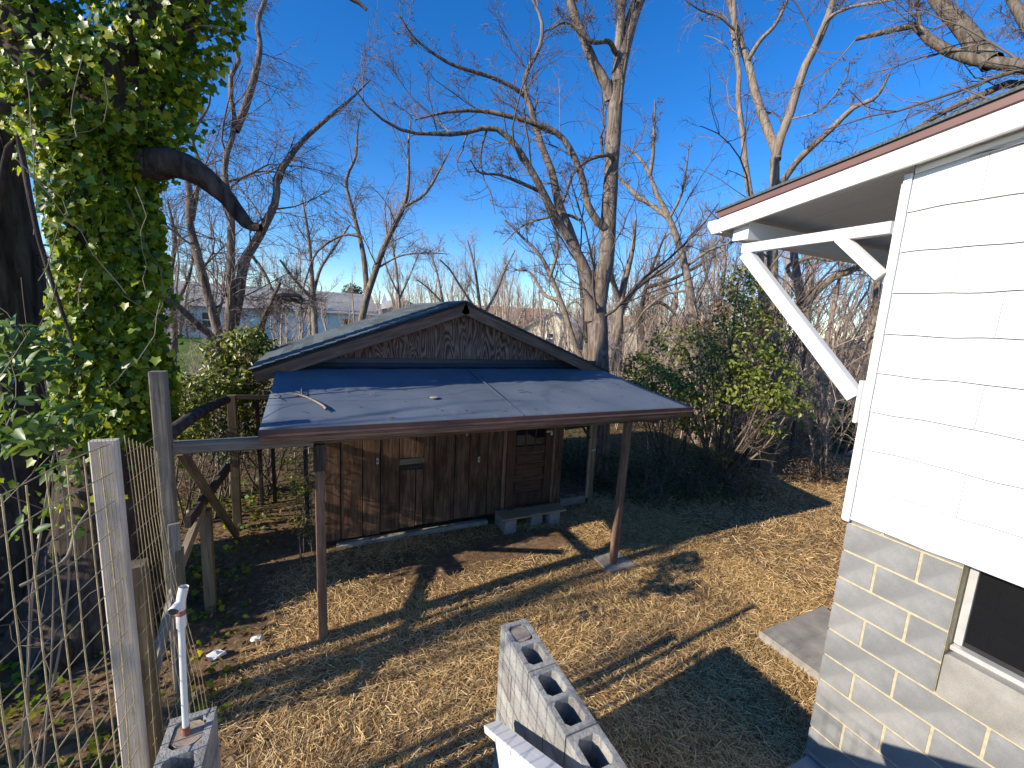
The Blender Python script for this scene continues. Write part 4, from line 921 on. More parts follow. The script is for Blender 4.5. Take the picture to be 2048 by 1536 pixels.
# smaller trees one can tell apart further back
small = [
    ('thin_tree', 'thin bare tree behind the drooping tree, straight above the left roof edge', [[(632, 720), (630, 655), (625, 570), (618, 480), (605, 400)], [(626, 590), (640, 540), (665, 500), (700, 450)], [(627, 600), (590, 560), (560, 520)]], 18, 0.13, 'bark_tan', 'twig'),
    ('crooked_tree', 'crooked bare tree leaning left just left of the walnut trunk', [[(1180, 760), (1150, 690), (1128, 620), (1105, 560), (1080, 510), (1040, 470), (1010, 440)], [(1120, 600), (1090, 590), (1060, 545), (1030, 540)], [(1100, 555), (1115, 500), (1110, 450)]], 17, 0.14, 'bark_tan', 'twig'),
    ('young_tree', 'young upright bare tree close behind the walnut trunk on its left', [[(1175, 780), (1172, 680), (1165, 610), (1160, 560), (1150, 500)], [(1166, 620), (1185, 560), (1190, 500)]], 13, 0.10, 'bark_grey', 'twig'),
    ('pale_tree', 'pale trunked bare tree just right of the walnut trunk', [[(1232, 800), (1235, 700), (1240, 620), (1250, 560), (1265, 500), (1270, 440)], [(1240, 630), (1260, 590), (1290, 560), (1330, 540), (1370, 500)], [(1238, 600), (1225, 560), (1212, 520)]], 15, 0.20, 'bark_tan', 'twig'),
    ('dark_branched_tree', 'bare tree with a long dark side branch over the privet, right of the pale trunk', [[(1300, 800), (1290, 700), (1280, 640), (1290, 580), (1310, 520), (1330, 470)], [(1285, 620), (1320, 605), (1360, 640), (1380, 690)], [(1292, 575), (1340, 560), (1400, 530), (1450, 500)]], 19, 0.15, 'bark_dark', 'twig'),
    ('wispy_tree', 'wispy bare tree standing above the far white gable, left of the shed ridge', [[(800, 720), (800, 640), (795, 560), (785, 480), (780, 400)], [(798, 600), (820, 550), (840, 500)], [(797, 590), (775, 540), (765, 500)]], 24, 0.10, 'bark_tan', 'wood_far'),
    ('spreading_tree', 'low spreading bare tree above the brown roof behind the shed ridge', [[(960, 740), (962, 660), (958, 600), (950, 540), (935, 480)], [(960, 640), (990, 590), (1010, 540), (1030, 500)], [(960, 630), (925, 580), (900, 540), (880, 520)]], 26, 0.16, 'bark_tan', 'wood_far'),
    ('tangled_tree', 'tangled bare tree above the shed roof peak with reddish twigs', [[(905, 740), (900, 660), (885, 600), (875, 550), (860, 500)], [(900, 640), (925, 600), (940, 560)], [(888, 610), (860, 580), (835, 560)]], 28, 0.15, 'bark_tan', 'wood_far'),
    ('grey_tree', 'grey bare tree left of the many stemmed tree, seen beside the ivy', [[(345, 740), (348, 650), (340, 560), (350, 480), (335, 400)], [(346, 620), (375, 560), (390, 500)], [(343, 600), (315, 550), (300, 510)]], 17, 0.12, 'bark_grey', 'twig'),
    ('brushy_tree', 'brushy bare tree rising directly above the privet top', [[(1450, 820), (1445, 700), (1440, 600), (1450, 520), (1440, 450)], [(1443, 640), (1475, 570), (1490, 500)], [(1442, 620), (1415, 560), (1400, 500)]], 18, 0.13, 'bark_tan', 'wood_far'),
]
for k, (nm, lab, limbs, hd, r0, bk, tw) in enumerate(small):
    L = [px_limb(p, np.linspace(hd, hd+(0.8 if j % 2 else -0.8)*(j > 0), len(p)), (r0*(1 if j == 0 else 0.6), r0*(0.7 if j == 0 else 0.4), r0*0.25), 16) for j, p in enumerate(limbs)]
    make_tree(nm, lab, L, M[bk], M[tw], levels=((14, 0.40, (0.4, 1.0), 0.25), (9, 0.55, (0.4, 1.0), 0.15), (6, 0.55, (0.4, 1.0), 0.1)), seed=40+k, sides=7, wig=0.2)
# trees left of the yard, outside the frame; they throw the long bars of shade across the straw
def free_tree(name, label, x, y, hgt, r0, seed, lean=(0, 0), bark='bark_grey', twig='twig', nb=7, lv=None):
    g = np.random.default_rng(seed)
    pts = [(x+lean[0]*t+g.normal(0, .04), y+lean[1]*t+g.normal(0, .04), hgt*t-0.05*(t == 0)) for t in (0, .2, .4, .6, .8, 1)]
    main = spline(pts, (r0, r0*.8, r0*.65, r0*.5, r0*.35, r0*.15), 16)
    L = [main]
    P, r = grow(main[0][None], main[1][None], nb, 0.3, 0.85, 0.5, (0.4, 0.8), 16, 0.08, 0.25, 0.6, 0.2, g=g)
    L += [(P[i], r[i]) for i in range(nb)]
    return make_tree(name, label, L, M[bark], M[twig], levels=lv or ((5, 0.35, (0.4, 1.0), 0.2), (3, 0.5, (0.4, 1.0), 0.1)), seed=seed+1, sides=8)
free_tree('side_tree', 'bare tree standing left of the wire fence, outside the picture', -7.5, 3.1, 6.2, 0.15, 71, (0.3, -0.1))
free_tree('side_tree', 'bare tree far left of the stairs, outside the picture', -9.5, 2.5, 6.5, 0.13, 73, (0.2, 0.2))
free_tree('side_tree', 'thin bare tree left of the block pier, outside the picture', -5.6, 1.9, 4.3, 0.07, 75, (0.2, 0.2))

# far wood: a band of bare trees that reads as one mass
def far_wood(n, name, label, az0, az1, d0, d1, h0, h1, seed, mat):
    g = np.random.default_rng(seed); geo = Geo()
    az = g.uniform(az0, az1, n); d = g.uniform(d0, d1, n); hh = g.uniform(h0, h1, n)
    fwd = math.atan2(R[1, 2], R[0, 2])
    a = fwd-az; x = d*np.cos(a); y = d*np.sin(a)
    N = 6; tt = np.linspace(0, 1, N)
    lean = g.normal(0, 0.12, (n, 2))
    P = np.stack([x[:, None]+lean[:, :1]*hh[:, None]*tt, y[:, None]+lean[:, 1:]*hh[:, None]*tt, hh[:, None]*tt*np.ones((n, N))], -1)
    P[:, 1:, :2] += g.normal(0, 0.12, (n, N-1, 2))
    r = (0.02+0.012*hh)[:, None]*np.linspace(1, 0.2, N)
    v, q = tubes(P, r, 5); geo.add(v, q)
    P1, r1 = grow(P, r, 8, 0.1, 0.95, 0.42, (0.3, 0.8), 4, 0.12, 0.3, 0.55, 0.3, rmin=0.012, g=g); v, q = tubes(P1, r1, 3); geo.add(v, q)
    P2, r2 = grow(P1, r1, 8, 0.15, 1, 0.6, (0.3, 0.9), 3, 0.15, 0.2, 0.6, 0.3, rmin=0.009, g=g); v, q = tubes(P2, r2, 3); geo.add(v, q)
    o = geo.obj(name, mat); tag(o, label, 'woodland', kind='stuff')
rad_ = math.radians
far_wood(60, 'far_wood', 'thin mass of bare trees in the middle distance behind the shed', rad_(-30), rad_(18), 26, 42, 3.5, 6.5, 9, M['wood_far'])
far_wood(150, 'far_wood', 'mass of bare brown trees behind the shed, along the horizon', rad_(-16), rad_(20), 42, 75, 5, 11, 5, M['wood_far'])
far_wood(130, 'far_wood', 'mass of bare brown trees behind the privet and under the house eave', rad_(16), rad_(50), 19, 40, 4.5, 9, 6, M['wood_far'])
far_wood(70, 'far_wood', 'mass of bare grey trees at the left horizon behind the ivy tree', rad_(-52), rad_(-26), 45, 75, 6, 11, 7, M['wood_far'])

# =================================================================== IVY TREE AND BARE TRUNK
ivt = thing('ivy_tree', 'large forked tree trunk covered in ivy with one thick bare bent limb', 'tree', (-2.0, 5.1, 0))
sk = [([(-2.05, 5.1, -0.1), (-1.92, 5.1, 0.6), (-1.84, 5.1, 1.4), (-1.72, 5.1, 2.5), (-1.70, 5.1, 3.6), (-1.68, 5.1, 4.7)], (0.62, 0.42, 0.33, 0.25, 0.23, 0.26)),
      ([(-1.72, 5.1, 4.5), (-1.42, 5.1, 5.15), (-1.08, 5.05, 5.9), (-0.85, 5.0, 7.2), (-0.7, 5.0, 8.4)], (0.28, 0.24, 0.22, 0.2, 0.1)),
      ([(-1.76, 5.1, 4.4), (-2.05, 5.15, 5.2), (-2.5, 5.2, 6.1), (-2.9, 5.3, 7.6)], (0.28, 0.24, 0.22, 0.12))]
limbs = [spline(a, r, 20) for a, r in sk]
Pm = [at(*p) for p in []]
lp = [np.array([-1.75, 5.1, 4.35])]+[at(px, py, y=yy) for px, py, yy in [(300, 328, 5.0), (345, 326, 4.95), (390, 343, 4.9), (440, 382, 4.9), (478, 428, 4.85), (497, 450, 4.8), (522, 456, 4.75)]]
limb = spline(lp, (0.175, 0.15, 0.135, 0.12, 0.10, 0.078, 0.06, 0.035), 20)
gg = Geo()
for P_, r_ in limbs:
    v, q = tubes(P_[None], r_[None], 16, rough=0.06); gg.add(v, q)
for a in np.linspace(0, 2*math.pi, 8)[:-1]:     # root flare
    P_, r_ = spline([(-1.95+0.2*math.cos(a), 5.1+0.2*math.sin(a), 0.9), (-2.0+0.42*math.cos(a), 5.1+0.42*math.sin(a), 0.3), (-2.05+0.68*math.cos(a+.2), 5.1+0.68*math.sin(a+.2), -0.08)], (0.15, 0.15, 0.07), 20)
    v, q = tubes(P_[None], r_[None], 16, rough=0.05); gg.add(v, q)
gg.obj('trunk', M['bark_dark'], ivt)
g2 = Geo(); v, q = tubes(limb[0][None], limb[1][None], 14, rough=0.05); g2.add(v, q)
P1, r1 = grow(limb[0][None, 12:], limb[1][None, 12:], 6, 0.5, 1.0, 0.5, (0.6, 1.2), 6, 0.25, 0.2, 0.3, 0.3, rmin=0.006); v, q = tubes(P1, r1, 4); g2.add(v, q)
lo = g2.obj('bare_limb', M['bark_dark'], ivt); lo['label'] = 'thick bare limb bending out of the ivy towards the shed'
# ivy cover
def around(P, r, n, t0, t1, thick, g=rng):
    t = g.uniform(t0, t1, n)*(len(P)-1); i = np.clip(t.astype(int), 0, len(P)-2); f = (t-i)[:, None]
    c = P[i]*(1-f)+P[i+1]*f; tan = P[i+1]-P[i]; tan /= np.linalg.norm(tan, axis=1, keepdims=True)
    rr = r[i]*(1-f[:, 0])+r[i+1]*f[:, 0]
    d = g.normal(size=(n, 3)); d -= (d*tan).sum(1, keepdims=True)*tan; d /= np.linalg.norm(d, axis=1, keepdims=True)
    ang = np.arctan2(d[:, 1], d[:, 0])
    # clumps: thickness varies smoothly round and along the stem
    bulge = 0.5+0.5*np.sin(ang*2.3+c[:, 2]*2.1+1.0)*np.cos(c[:, 2]*3.3-ang*1.4)
    th = thick*(0.35+0.9*bulge)*np.sqrt(g.uniform(0.25, 1, n))
    return c+d*(rr+th)[:, None], d
pp = []; dd = []
for (P_, r_), n, t0, t1, th in zip(limbs, (9000, 5200, 4200), (0.43, 0.0, 0.0), (1.0, 0.95, 0.95), (0.19, 0.25, 0.28)):
    p_, d_ = around(P_, r_, n, t0, t1, th); pp.append(p_); dd.append(d_)
p_, d_ = around(limb[0][:6], limb[1][:6], 350, 0.0, 1.0, 0.10); pp.append(p_); dd.append(d_)
# hanging clump right of the trunk below the limb and skirts low down
for c0, s0, n in [((-1.46, 5.0, 3.35), (0.10, 0.12, 0.20), 260), ((-1.50, 5.0, 2.85), (0.11, 0.13, 0.24), 520), ((-1.62, 4.95, 2.25), (0.14, 0.14, 0.18), 420), ((-1.95, 4.75, 1.5), (0.16, 0.10, 0.3), 110),  ((-2.05, 5.15, 4.85), (0.2, 0.2, 0.2), 600), ((-1.15, 5.0, 5.2), (0.13, 0.14, 0.22), 500)]:
    p_ = np.array(c0)+rng.normal(0, 1, (n, 3))*np.array(s0); pp.append(p_); d_ = p_-np.array(c0); d_ /= np.linalg.norm(d_, axis=1, keepdims=True); dd.append(d_)
pp = np.concatenate(pp); dd = np.concatenate(dd)
nrm = 0.35*dd+np.array([-0.6, -0.85, 0.35])
sz = rng.uniform(0.035, 0.085, len(pp))
vis = in_view(pp); d_cam = np.linalg.norm(pp-CAM, axis=1)-0.35*((dd*(CAM-pp)).sum(1) > 0); d_cam[~vis] += 50
order = np.argsort(d_cam-3*sz); sel = order[:1500:5][:300]; mask = np.ones(len(pp), bool); mask[sel] = False
v, t = leaves(pp[mask], nrm[mask], sz[mask], 'ivy', 1.2, 0.55)
g3 = Geo(); g3.add(v, None, t); iv = g3.obj('ivy', M['ivy'], ivt, False); iv['kind'] = 'stuff'
leaf_parts(pp[sel], nrm[sel], sz[sel]*1.1, 'ivy', M['ivy'], iv, 1.2, 0.55)
# twiggy ivy stems and dead vines hanging over the trunk
def hang(n, seeds, lab=None):
    P = []; 
    for k in range(n):
        p = np.array(seeds[k % len(seeds)])+rng.normal(0, 0.12, 3); pts = [p]
        d = np.array([rng.normal(0, .4), rng.normal(0, .25)-0.1, -1.0])
        for j in range(7):
            d = d+rng.normal(0, 0.28, 3); d[2] = -abs(d[2])*0.9-0.1; d /= np.linalg.norm(d); p = p+d*rng.uniform(0.10, 0.2); pts.append(p)
        pts = np.array(pts); pts[:, 2] = np.maximum(pts[:, 2], 0.02)
        P.append(pts)
    return np.array(P)
Pv = hang(14, [(-1.75, 4.55, 4.8), (-1.5, 4.6, 4.2), (-1.95, 4.55, 4.2), (-2.2, 4.5, 3.4), (-1.7, 4.5, 3.4), (-1.4, 4.6, 3.2)])
g4 = Geo(); v, q = tubes(Pv, np.full(Pv.shape[:2], 0.003), 4); g4.add(v, q); s_ = g4.obj('vine_stems', M['vine'], ivt); s_['kind'] = 'stuff'
tw, tr = grow(np.stack([limbs[1][0], limbs[2][0]]), np.stack([limbs[1][1], limbs[2][1]]), 12, 0.2, 1, 0.4, (0.5, 1.2), 8, 0.2, 0.2, 0.15, 0.3)
g5 = Geo(); v, q = tubes(tw, tr, 5); g5.add(v, q); tw2, tr2 = grow(tw, tr, 6, 0.2, 1, 0.5, (0.5, 1.2), 5, 0.2, 0.1); v, q = tubes(tw2, tr2, 3); g5.add(v, q)
ov = spline([at(560, -160, hd=6), at(640, -60, hd=6), at(695, -8, hd=6), at(722, 8, hd=6), at(733, 20, hd=6)], (0.07, 0.055, 0.04, 0.03, 0.02), 12); v, q = tubes(ov[0][None], ov[1][None], 8); g5.add(v, q)
o5 = g5.obj('twigs', M['twig'], ivt); o5['kind'] = 'stuff'

lt = thing('bare_trunk', 'dark bare trunk at the left edge beside the ivy covered tree', 'tree', (-2.98, 5.9, 0))
P_, r_ = spline([at(62, 1250, y=5.9)*[1, 1, 0]+[0.0, 0, -0.05], at(55, 1150, y=5.9), at(30, 950, y=5.9), at(0, 700, y=5.9), at(-18, 500, y=5.9), at(-45, 260, y=5.9), at(-90, 0, y=5.9), at(-130, -300, y=5.9)], (0.55, 0.42, 0.35, 0.33, 0.31, 0.27, 0.22, 0.1), 22)
g6 = Geo(); v, q = tubes(P_[None], r_[None], 16, rough=0.05); g6.add(v, q)
Q_, s_ = spline([at(-20, 480, y=4.8), at(18, 290, y=4.7), at(35, 275, y=4.7), at(42, 300, y=4.7), at(50, 340, y=4.7), at(65, 420, y=4.6), at(90, 520, y=4.6), at(150, 700, y=4.5)], (0.03, 0.025, 0.022, 0.02, 0.018, 0.016, 0.014, 0.01), 22); v, q = tubes(Q_[None], s_[None], 6); g6.add(v, q)
Q_, s_ = spline([at(-30, 200, y=4.8), at(0, 212, y=4.8), at(25, 220, y=4.8), at(42, 228, y=4.8)], (0.07, 0.06, 0.05, 0.03), 22); v, q = tubes(Q_[None], s_[None], 8); g6.add(v, q)
g6.obj('trunk', M['bark_dark'], lt)
P1, r1 = grow(P_[None], r_[None], 16, 0.5, 1, 0.22, (0.6, 1.2), 8, 0.2, 0.2, 0.12, 0.3); g7 = Geo(); v, q = tubes(P1, r1, 5); g7.add(v, q)
P1, r1 = grow(P1, r1, 6, 0.2, 1, 0.5, (0.5, 1.2), 5, 0.2, 0.1); v, q = tubes(P1, r1, 3); g7.add(v, q)
o7 = g7.obj('crown', M['twig'], lt); o7['kind'] = 'stuff'

# =================================================================== SHRUBS AND UNDERGROWTH
def blob_points(n, blobs, g):
    """points in a set of ellipsoids (centre, radii), denser towards the shell, thinned by clumps"""
    wts = np.array([b[1][0]*b[1][1]*b[1][2] for b in blobs]); wts = wts**0.75/np.sum(wts**0.75)
    out = []; nn = []
    for (c, r), w_ in zip(blobs, wts):
        k = int(n*w_*1.6)
        d = g.normal(size=(k, 3)); d /= np.linalg.norm(d, axis=1, keepdims=True)
        p = np.array(c)+d*np.array(r)*(g.uniform(0.15, 1.0, k)**0.5)[:, None]
        keep = (np.sin(p[:, 0]*5.1+p[:, 2]*4.3+c[0])*np.cos(p[:, 1]*4.7-p[:, 2]*5.9)+g.normal(0, 0.25, k)) > -0.05
        out.append(p[keep]); nn.append(d[keep])
    return np.concatenate(out), np.concatenate(nn)
def shrub(name, label, base, blobs, n, size, leafmat, stems=9, kind='oval', parts=0, seed=1, cat='bush', stemmat='twig', group=None, droop=0.6, stem_r=0.014, spread=0.7, twigs=(9, 4)):
    g = np.random.default_rng(seed)
    t = thing(name, label, cat, (base[0], base[1], 0), group)
    tips = []
    Ps = []
    for k in range(stems):
        c, r = blobs[k % len(blobs)]
        tip = np.array(c)+g.normal(0, .45, 3)*np.array(r); b0 = np.array([base[0]+g.normal(0, .12), base[1]+g.normal(0, .12), -0.03])
        mid = b0*0.5+tip*0.5+g.normal(0, .10, 3)+np.array([0, 0, .1])
        Ps.append(spline([b0, mid, tip], (1, 1), 9)[0])
    Ps = np.array(Ps); rs = np.linspace(stem_r, stem_r*0.4, 9)[None]*g.uniform(0.7, 1.4, (stems, 1))
    ge = Geo(); v, q = tubes(Ps, rs, 5); ge.add(v, q)
    P1, r1 = grow(Ps, rs, twigs[0], 0.25, 1.0, 0.35, (0.4, 1.1), 5, 0.2, 0.15, 0.6, 0.3, rmin=0.003, g=g); v, q = tubes(P1, r1, 3); ge.add(v, q)
    P2, r2 = grow(P1, r1, twigs[1], 0.25, 1.0, 0.5, (0.4, 1.1), 4, 0.2, 0.1, 0.6, 0.3, rmin=0.002, g=g); v, q = tubes(P2, r2, 3); ge.add(v, q)
    s_ = ge.obj('stems', M[stemmat], t); s_['kind'] = 'stuff'
    p, d = blob_points(n, blobs, g)
    p[:, 2] = np.maximum(p[:, 2], 0.02)
    nr = d*0.4+np.array([-0.75, -0.4, 0.5]); sz = g.uniform(0.65, 1.3, len(p))*size
    mask = np.ones(len(p), bool)
    if parts:
        dc = np.linalg.norm(p-CAM, axis=1); dc[~in_view(p)] += 90; o_ = np.argsort(dc)[:parts*3:3]; mask[o_] = False
    v, tt = leaves(p[mask], nr[mask], sz[mask], kind, droop, spread, g); ge2 = Geo(); ge2.add(v, None, tt); f = ge2.obj('foliage', M[leafmat], t, False); f['kind'] = 'stuff'
    if parts: leaf_parts(p[~mask], nr[~mask], sz[~mask], kind, M[leafmat], f, droop, spread)
    return t
def bl(px, py, hd, rx, rz_, ry=None):
    return (tuple(at(px, py, hd=hd)), (rx, ry or rx, rz_))
# privet right of the shed, between shed and house
shrub('privet_bush', 'large glossy green privet bush between the shed and the white house', at(1440, 960, z=0), [
    bl(1480, 690, 9.4, 0.85, 0.75), bl(1440, 770, 9.3, 1.0, 0.6), bl(1530, 760, 9.3, 0.75, 0.6), bl(1350, 770, 9.6, 0.75, 0.5), bl(1400, 845, 9.2, 0.55, 0.28), bl(1540, 850, 9.2, 0.4, 0.25), bl(1500, 610, 9.6, 0.55, 0.55), bl(1560, 800, 9.0, 0.55, 0.3), bl(1335, 690, 10.0, 0.5, 0.5), bl(1480, 560, 9.9, 0.4, 0.4), bl(1400, 690, 9.7, 0.5, 0.5), bl(1430, 915, 9.0, 0.3, 0.15)],
    6000, 0.085, 'privet', stems=34, parts=260, seed=21, stem_r=0.022)
shrub('privet_bush', 'smaller privet bush close to the right edge of the porch roof', at(1330, 930, z=0), [
    bl(1300, 760, 8.6, 0.6, 0.35), bl(1350, 800, 8.4, 0.5, 0.35), bl(1280, 730, 9.2, 0.4, 0.3)], 1500, 0.08, 'privet', stems=10, seed=22)
shrub('reddish_bush', 'tall thin bush with brownish leaves at the top behind the privet', at(1500, 900, hd=11.5)*[1, 1, 0], [
    bl(1510, 600, 11.5, 0.9, 0.9), bl(1450, 650, 11.5, 0.9, 0.8), bl(1560, 660, 11.5, 0.6, 0.8)], 2200, 0.075, 'brown_leaf', stems=30, seed=23, stem_r=0.02)
# left of the shed
shrub('privet_bush', 'upright leafy privet at the foot of the many stemmed tree', at(455, 1010, hd=8.2)*[1, 1, 0], [
    bl(500, 690, 8.2, 0.40, 0.35), bl(465, 760, 8.2, 0.55, 0.4), bl(440, 700, 8.3, 0.3, 0.3), bl(520, 660, 8.4, 0.22, 0.2), bl(420, 790, 8.0, 0.5, 0.35), bl(500, 800, 8.0, 0.45, 0.35)], 3600, 0.09, 'privet', stems=16, parts=120, seed=24)
shrub('hedge_bush', 'low green bush behind the tall grey post', at(370, 1010, hd=7.4)*[1, 1, 0], [
    bl(370, 790, 7.4, 0.5, 0.35), bl(340, 850, 7.2, 0.5, 0.35), bl(400, 860, 7.2, 0.45, 0.3)], 2600, 0.07, 'privet', stems=12, seed=25)
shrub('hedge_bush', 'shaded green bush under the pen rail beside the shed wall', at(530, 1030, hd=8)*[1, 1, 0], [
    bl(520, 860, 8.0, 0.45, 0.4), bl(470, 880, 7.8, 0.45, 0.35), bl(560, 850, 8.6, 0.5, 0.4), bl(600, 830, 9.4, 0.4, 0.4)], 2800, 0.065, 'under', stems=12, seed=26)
shrub('honeysuckle_tangle', 'tangled vine with small leaves climbing the left end of the shed wall', at(628, 1060, y=5.7)*[1, 1, 0], [
    (tuple(at(600, 960, y=5.6)), (0.14, 0.14, 0.32)), (tuple(at(605, 1040, y=5.6)), (0.16, 0.16, 0.2)), (tuple(at(590, 900, y=5.7)), (0.2, 0.15, 0.2))], 700, 0.05, 'privet', stems=9, seed=27, stem_r=0.006, cat='vine')
# broad-leaved vine in front of the ivy tree, left edge
shrub('climbing_vine', 'broad leaved green vine behind the wire fence at the left edge', (-1.75, 3.3, 0), [
    bl(60, 740, 3.5, 0.24, 0.18), bl(110, 850, 3.3, 0.24, 0.12), bl(30, 850, 3.1, 0.22, 0.14), bl(20, 680, 3.6, 0.18, 0.16), bl(130, 930, 3.3, 0.10, 0.08), bl(70, 1050, 3.3, 0.10, 0.06)], 380, 0.085, 'broad', stems=5, twigs=(3, 1), parts=120, seed=28, stem_r=0.008, stemmat='vine', cat='vine', droop=0.8)
# undergrowth in the shade right of the shed
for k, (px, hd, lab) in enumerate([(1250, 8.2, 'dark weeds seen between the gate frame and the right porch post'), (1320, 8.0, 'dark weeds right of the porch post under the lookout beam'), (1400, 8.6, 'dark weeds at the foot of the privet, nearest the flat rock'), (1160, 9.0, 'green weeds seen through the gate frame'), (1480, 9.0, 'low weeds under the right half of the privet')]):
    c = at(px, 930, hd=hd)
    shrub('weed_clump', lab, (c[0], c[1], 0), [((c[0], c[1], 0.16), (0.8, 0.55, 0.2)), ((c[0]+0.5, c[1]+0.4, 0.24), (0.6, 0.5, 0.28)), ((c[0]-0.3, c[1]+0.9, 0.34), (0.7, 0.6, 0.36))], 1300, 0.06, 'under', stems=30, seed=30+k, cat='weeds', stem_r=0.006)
for k, (px, py, lab) in enumerate([(1640, 880, 'brown dry brush pile right of the privet near the house corner'), (1690, 800, 'ivy covered stump beside the white house corner')]):
    c = at(px, 960 if k == 0 else 905, z=0)
    if k == 0: shrub('brush_pile', lab, c, [((c[0], c[1], .25), (1.2, .6, .3)), ((c[0]+1, c[1]+1.2, .5), (1.4, .8, .5))], 900, 0.06, 'brown_leaf', stems=60, seed=36, cat='brush', stem_r=0.008)
    else: shrub('ivy_stump', lab, c, [((c[0], c[1], .5), (.35, .35, .55)), ((c[0], c[1], 1.1), (.3, .3, .45))], 1500, 0.09, 'under', stems=8, kind='ivy', seed=37, cat='stump', stem_r=0.09)
shrub('garden_plant', 'clump of bright green leaves on the far lawn near the house corner', at(1655, 868, hd=17)*[1, 1, 0], [((*(at(1655, 868, hd=17)[:2]), .25), (0.9, .6, .25))], 700, 0.14, 'broad', stems=8, seed=38, cat='plant')
for px, hd, top, lab in [(1612, 13.0, 690, 'thin rusty fence post right of the privet'), (1600, 15.5, 760, 'second thin rusty fence post further back right of the privet'), (1380, 11.5, 780, 'rusty fence post hidden inside the privet')]:
    a_ = at(px, top, hd=hd); tag(board('fence_post', (a_[0]+0.05, a_[1], -0.05), (a_[0], a_[1], a_[2]), 0.06, 0.05, M['post'], None, up=(0, -1, 0)), lab, 'fence post')

# =================================================================== FAR HOUSES
def far_house(name, label, px, hd, w_, d_, wall_h, roof_h, wall, roof, gable_front=False, turn=0.0, windows=(), door=None):
    c = at(px, 640, hd=hd); c = Vector((c[0], c[1], 0)); az = math.atan2(c.y, c.x)-math.pi/2+turn
    t = thing(name, label, 'house', tuple(c)); Rz = Matrix.Translation(c) @ Matrix.Rotation(az, 4, 'Z')
    def P(x, y, z): return Rz @ Vector((x, y, z))
    def prism(nm, pts, off, mat, par):
        o_ = Rz.to_3x3() @ Vector(off); return poly_prism(nm, [P(*p) for p in pts], o_, mat, par)
    wl = prism('wall', [(-w_/2, 0, -.1), (w_/2, 0, -.1), (w_/2, 0, wall_h), (-w_/2, 0, wall_h)], (0, d_, 0), wall, t)
    e = 0.4
    if gable_front:
        prism('gable', [(-w_/2, 0.003, wall_h), (w_/2, 0.003, wall_h), (0, 0.003, wall_h+roof_h)], (0, d_-0.006, 0), wall, t)
        for s in (-1, 1):
            k = roof_h/(w_/2)
            prism('roof', [(0, -e, wall_h+roof_h+.02), (s*(w_/2+e), -e, wall_h-k*e+.02), (s*(w_/2+e), -e, wall_h-k*e+.2), (0, -e, wall_h+roof_h+.2)], (0, d_+2*e, 0), roof, t)
    else:
        prism('roof', [(-w_/2-e, -e, wall_h), (-w_/2-e, d_/2, wall_h+roof_h), (-w_/2-e, d_+e, wall_h), (-w_/2-e, d_+e, wall_h-.15), (-w_/2-e, -e, wall_h-.15)], (w_+2*e, 0, 0), roof, t)
    for x, z, ww, hh in windows:
        wi = prism('window', [(x-ww/2, -0.05, z-hh/2), (x+ww/2, -0.05, z-hh/2), (x+ww/2, -0.05, z+hh/2), (x-ww/2, -0.05, z+hh/2)], (0, 0.06, 0), M['white'], t)
        for zz in (z-hh/4+0.02, z+hh/4-0.02):
            prism('pane', [(x-ww/2+.12, -0.06, zz-hh/4+.1), (x+ww/2-.12, -0.06, zz-hh/4+.1), (x+ww/2-.12, -0.06, zz+hh/4-.08), (x-ww/2+.12, -0.06, zz+hh/4-.08)], (0, 0.02, 0), M['darkpane'], wi)
    if door:
        x, ww, hh = door; prism('door', [(x-ww/2, -0.04, 0), (x+ww/2, -0.04, 0), (x+ww/2, -0.04, hh), (x-ww/2, -0.04, hh)], (0, 0.05, 0), M['darkpane'], t)
    return t
far_house('white_house', 'long white house with grey roof behind the many stemmed tree', 560, 50, 19, 9, 3.0, 2.4, M['wall_white'], M['roof_grey'], windows=((6.4, 1.7, 1.3, 1.6), (-6, 1.7, 1.3, 1.6)))
far_house('small_house', 'small white house with blue grey wall right of the long white house', 712, 62, 6, 6, 2.8, 1.8, M['wall_white'], M['roof_grey'], windows=((1.2, 1.6, 1.1, 1.3),), door=(-1.4, 1.0, 2.0))
far_house('brick_house', 'low red brick house seen above the left roof slope', 745, 70, 8, 6, 2.4, 1.6, M['brick'], M['roof_brown'], windows=((-2, 1.5, 1.2, 1.2), (2, 1.5, 1.2, 1.2)))
far_house('cream_house', 'pale cream house seen above the shed roof left of the ridge', 812, 66, 9, 8, 3.0, 2.2, M['wall_cream'], M['roof_grey'], True, 0.35, windows=((-1.6, 1.8, 1.1, 1.3), (1.6, 1.8, 1.1, 1.3)))
far_house('brown_roofed_house', 'house with a long brown roof behind the shed ridge', 1010, 60, 13, 9, 2.6, 2.6, M['wall_blue'], M['roof_brown'], windows=((5, 1.5, 1.2, 1.3), (2, 1.5, 1.2, 1.3)))
far_house('cream_cottage', 'cream gable cottage just left of the walnut trunk', 1102, 46, 5.2, 6, 2.6, 1.6, M['wall_cream'], M['roof_grey'], True, -0.15, windows=((0, 1.5, 0.9, 1.2),))
far_house('grey_house', 'grey roofed house half hidden between the walnut trunk and the cream cottage', 1160, 55, 9, 7, 2.6, 2.0, M['wall_blue'], M['roof_grey'], windows=((-2, 1.5, 1.1, 1.2),))
far_house('cream_shed', 'narrow cream gabled house seen right of the walnut trunk', 1292, 48, 3.4, 5, 3.0, 1.5, M['wall_cream'], M['roof_grey'], True, 0.1, door=(0, 0.9, 1.9))
far_house('tan_house', 'brown roofed house right of the walnut trunk behind the thin trees', 1330, 62, 12, 8, 2.6, 2.2, M['wall_white'], M['roof_brown'], windows=((-3, 1.5, 1.1, 1.2), (2, 1.5, 1.1, 1.2)))
st = thing('steeple', 'white steeple rising above the roofs left of the shed ridge', 'steeple', tuple(at(768, 640, hd=90)*[1, 1, 0]))
s0 = W['steeple'].translation
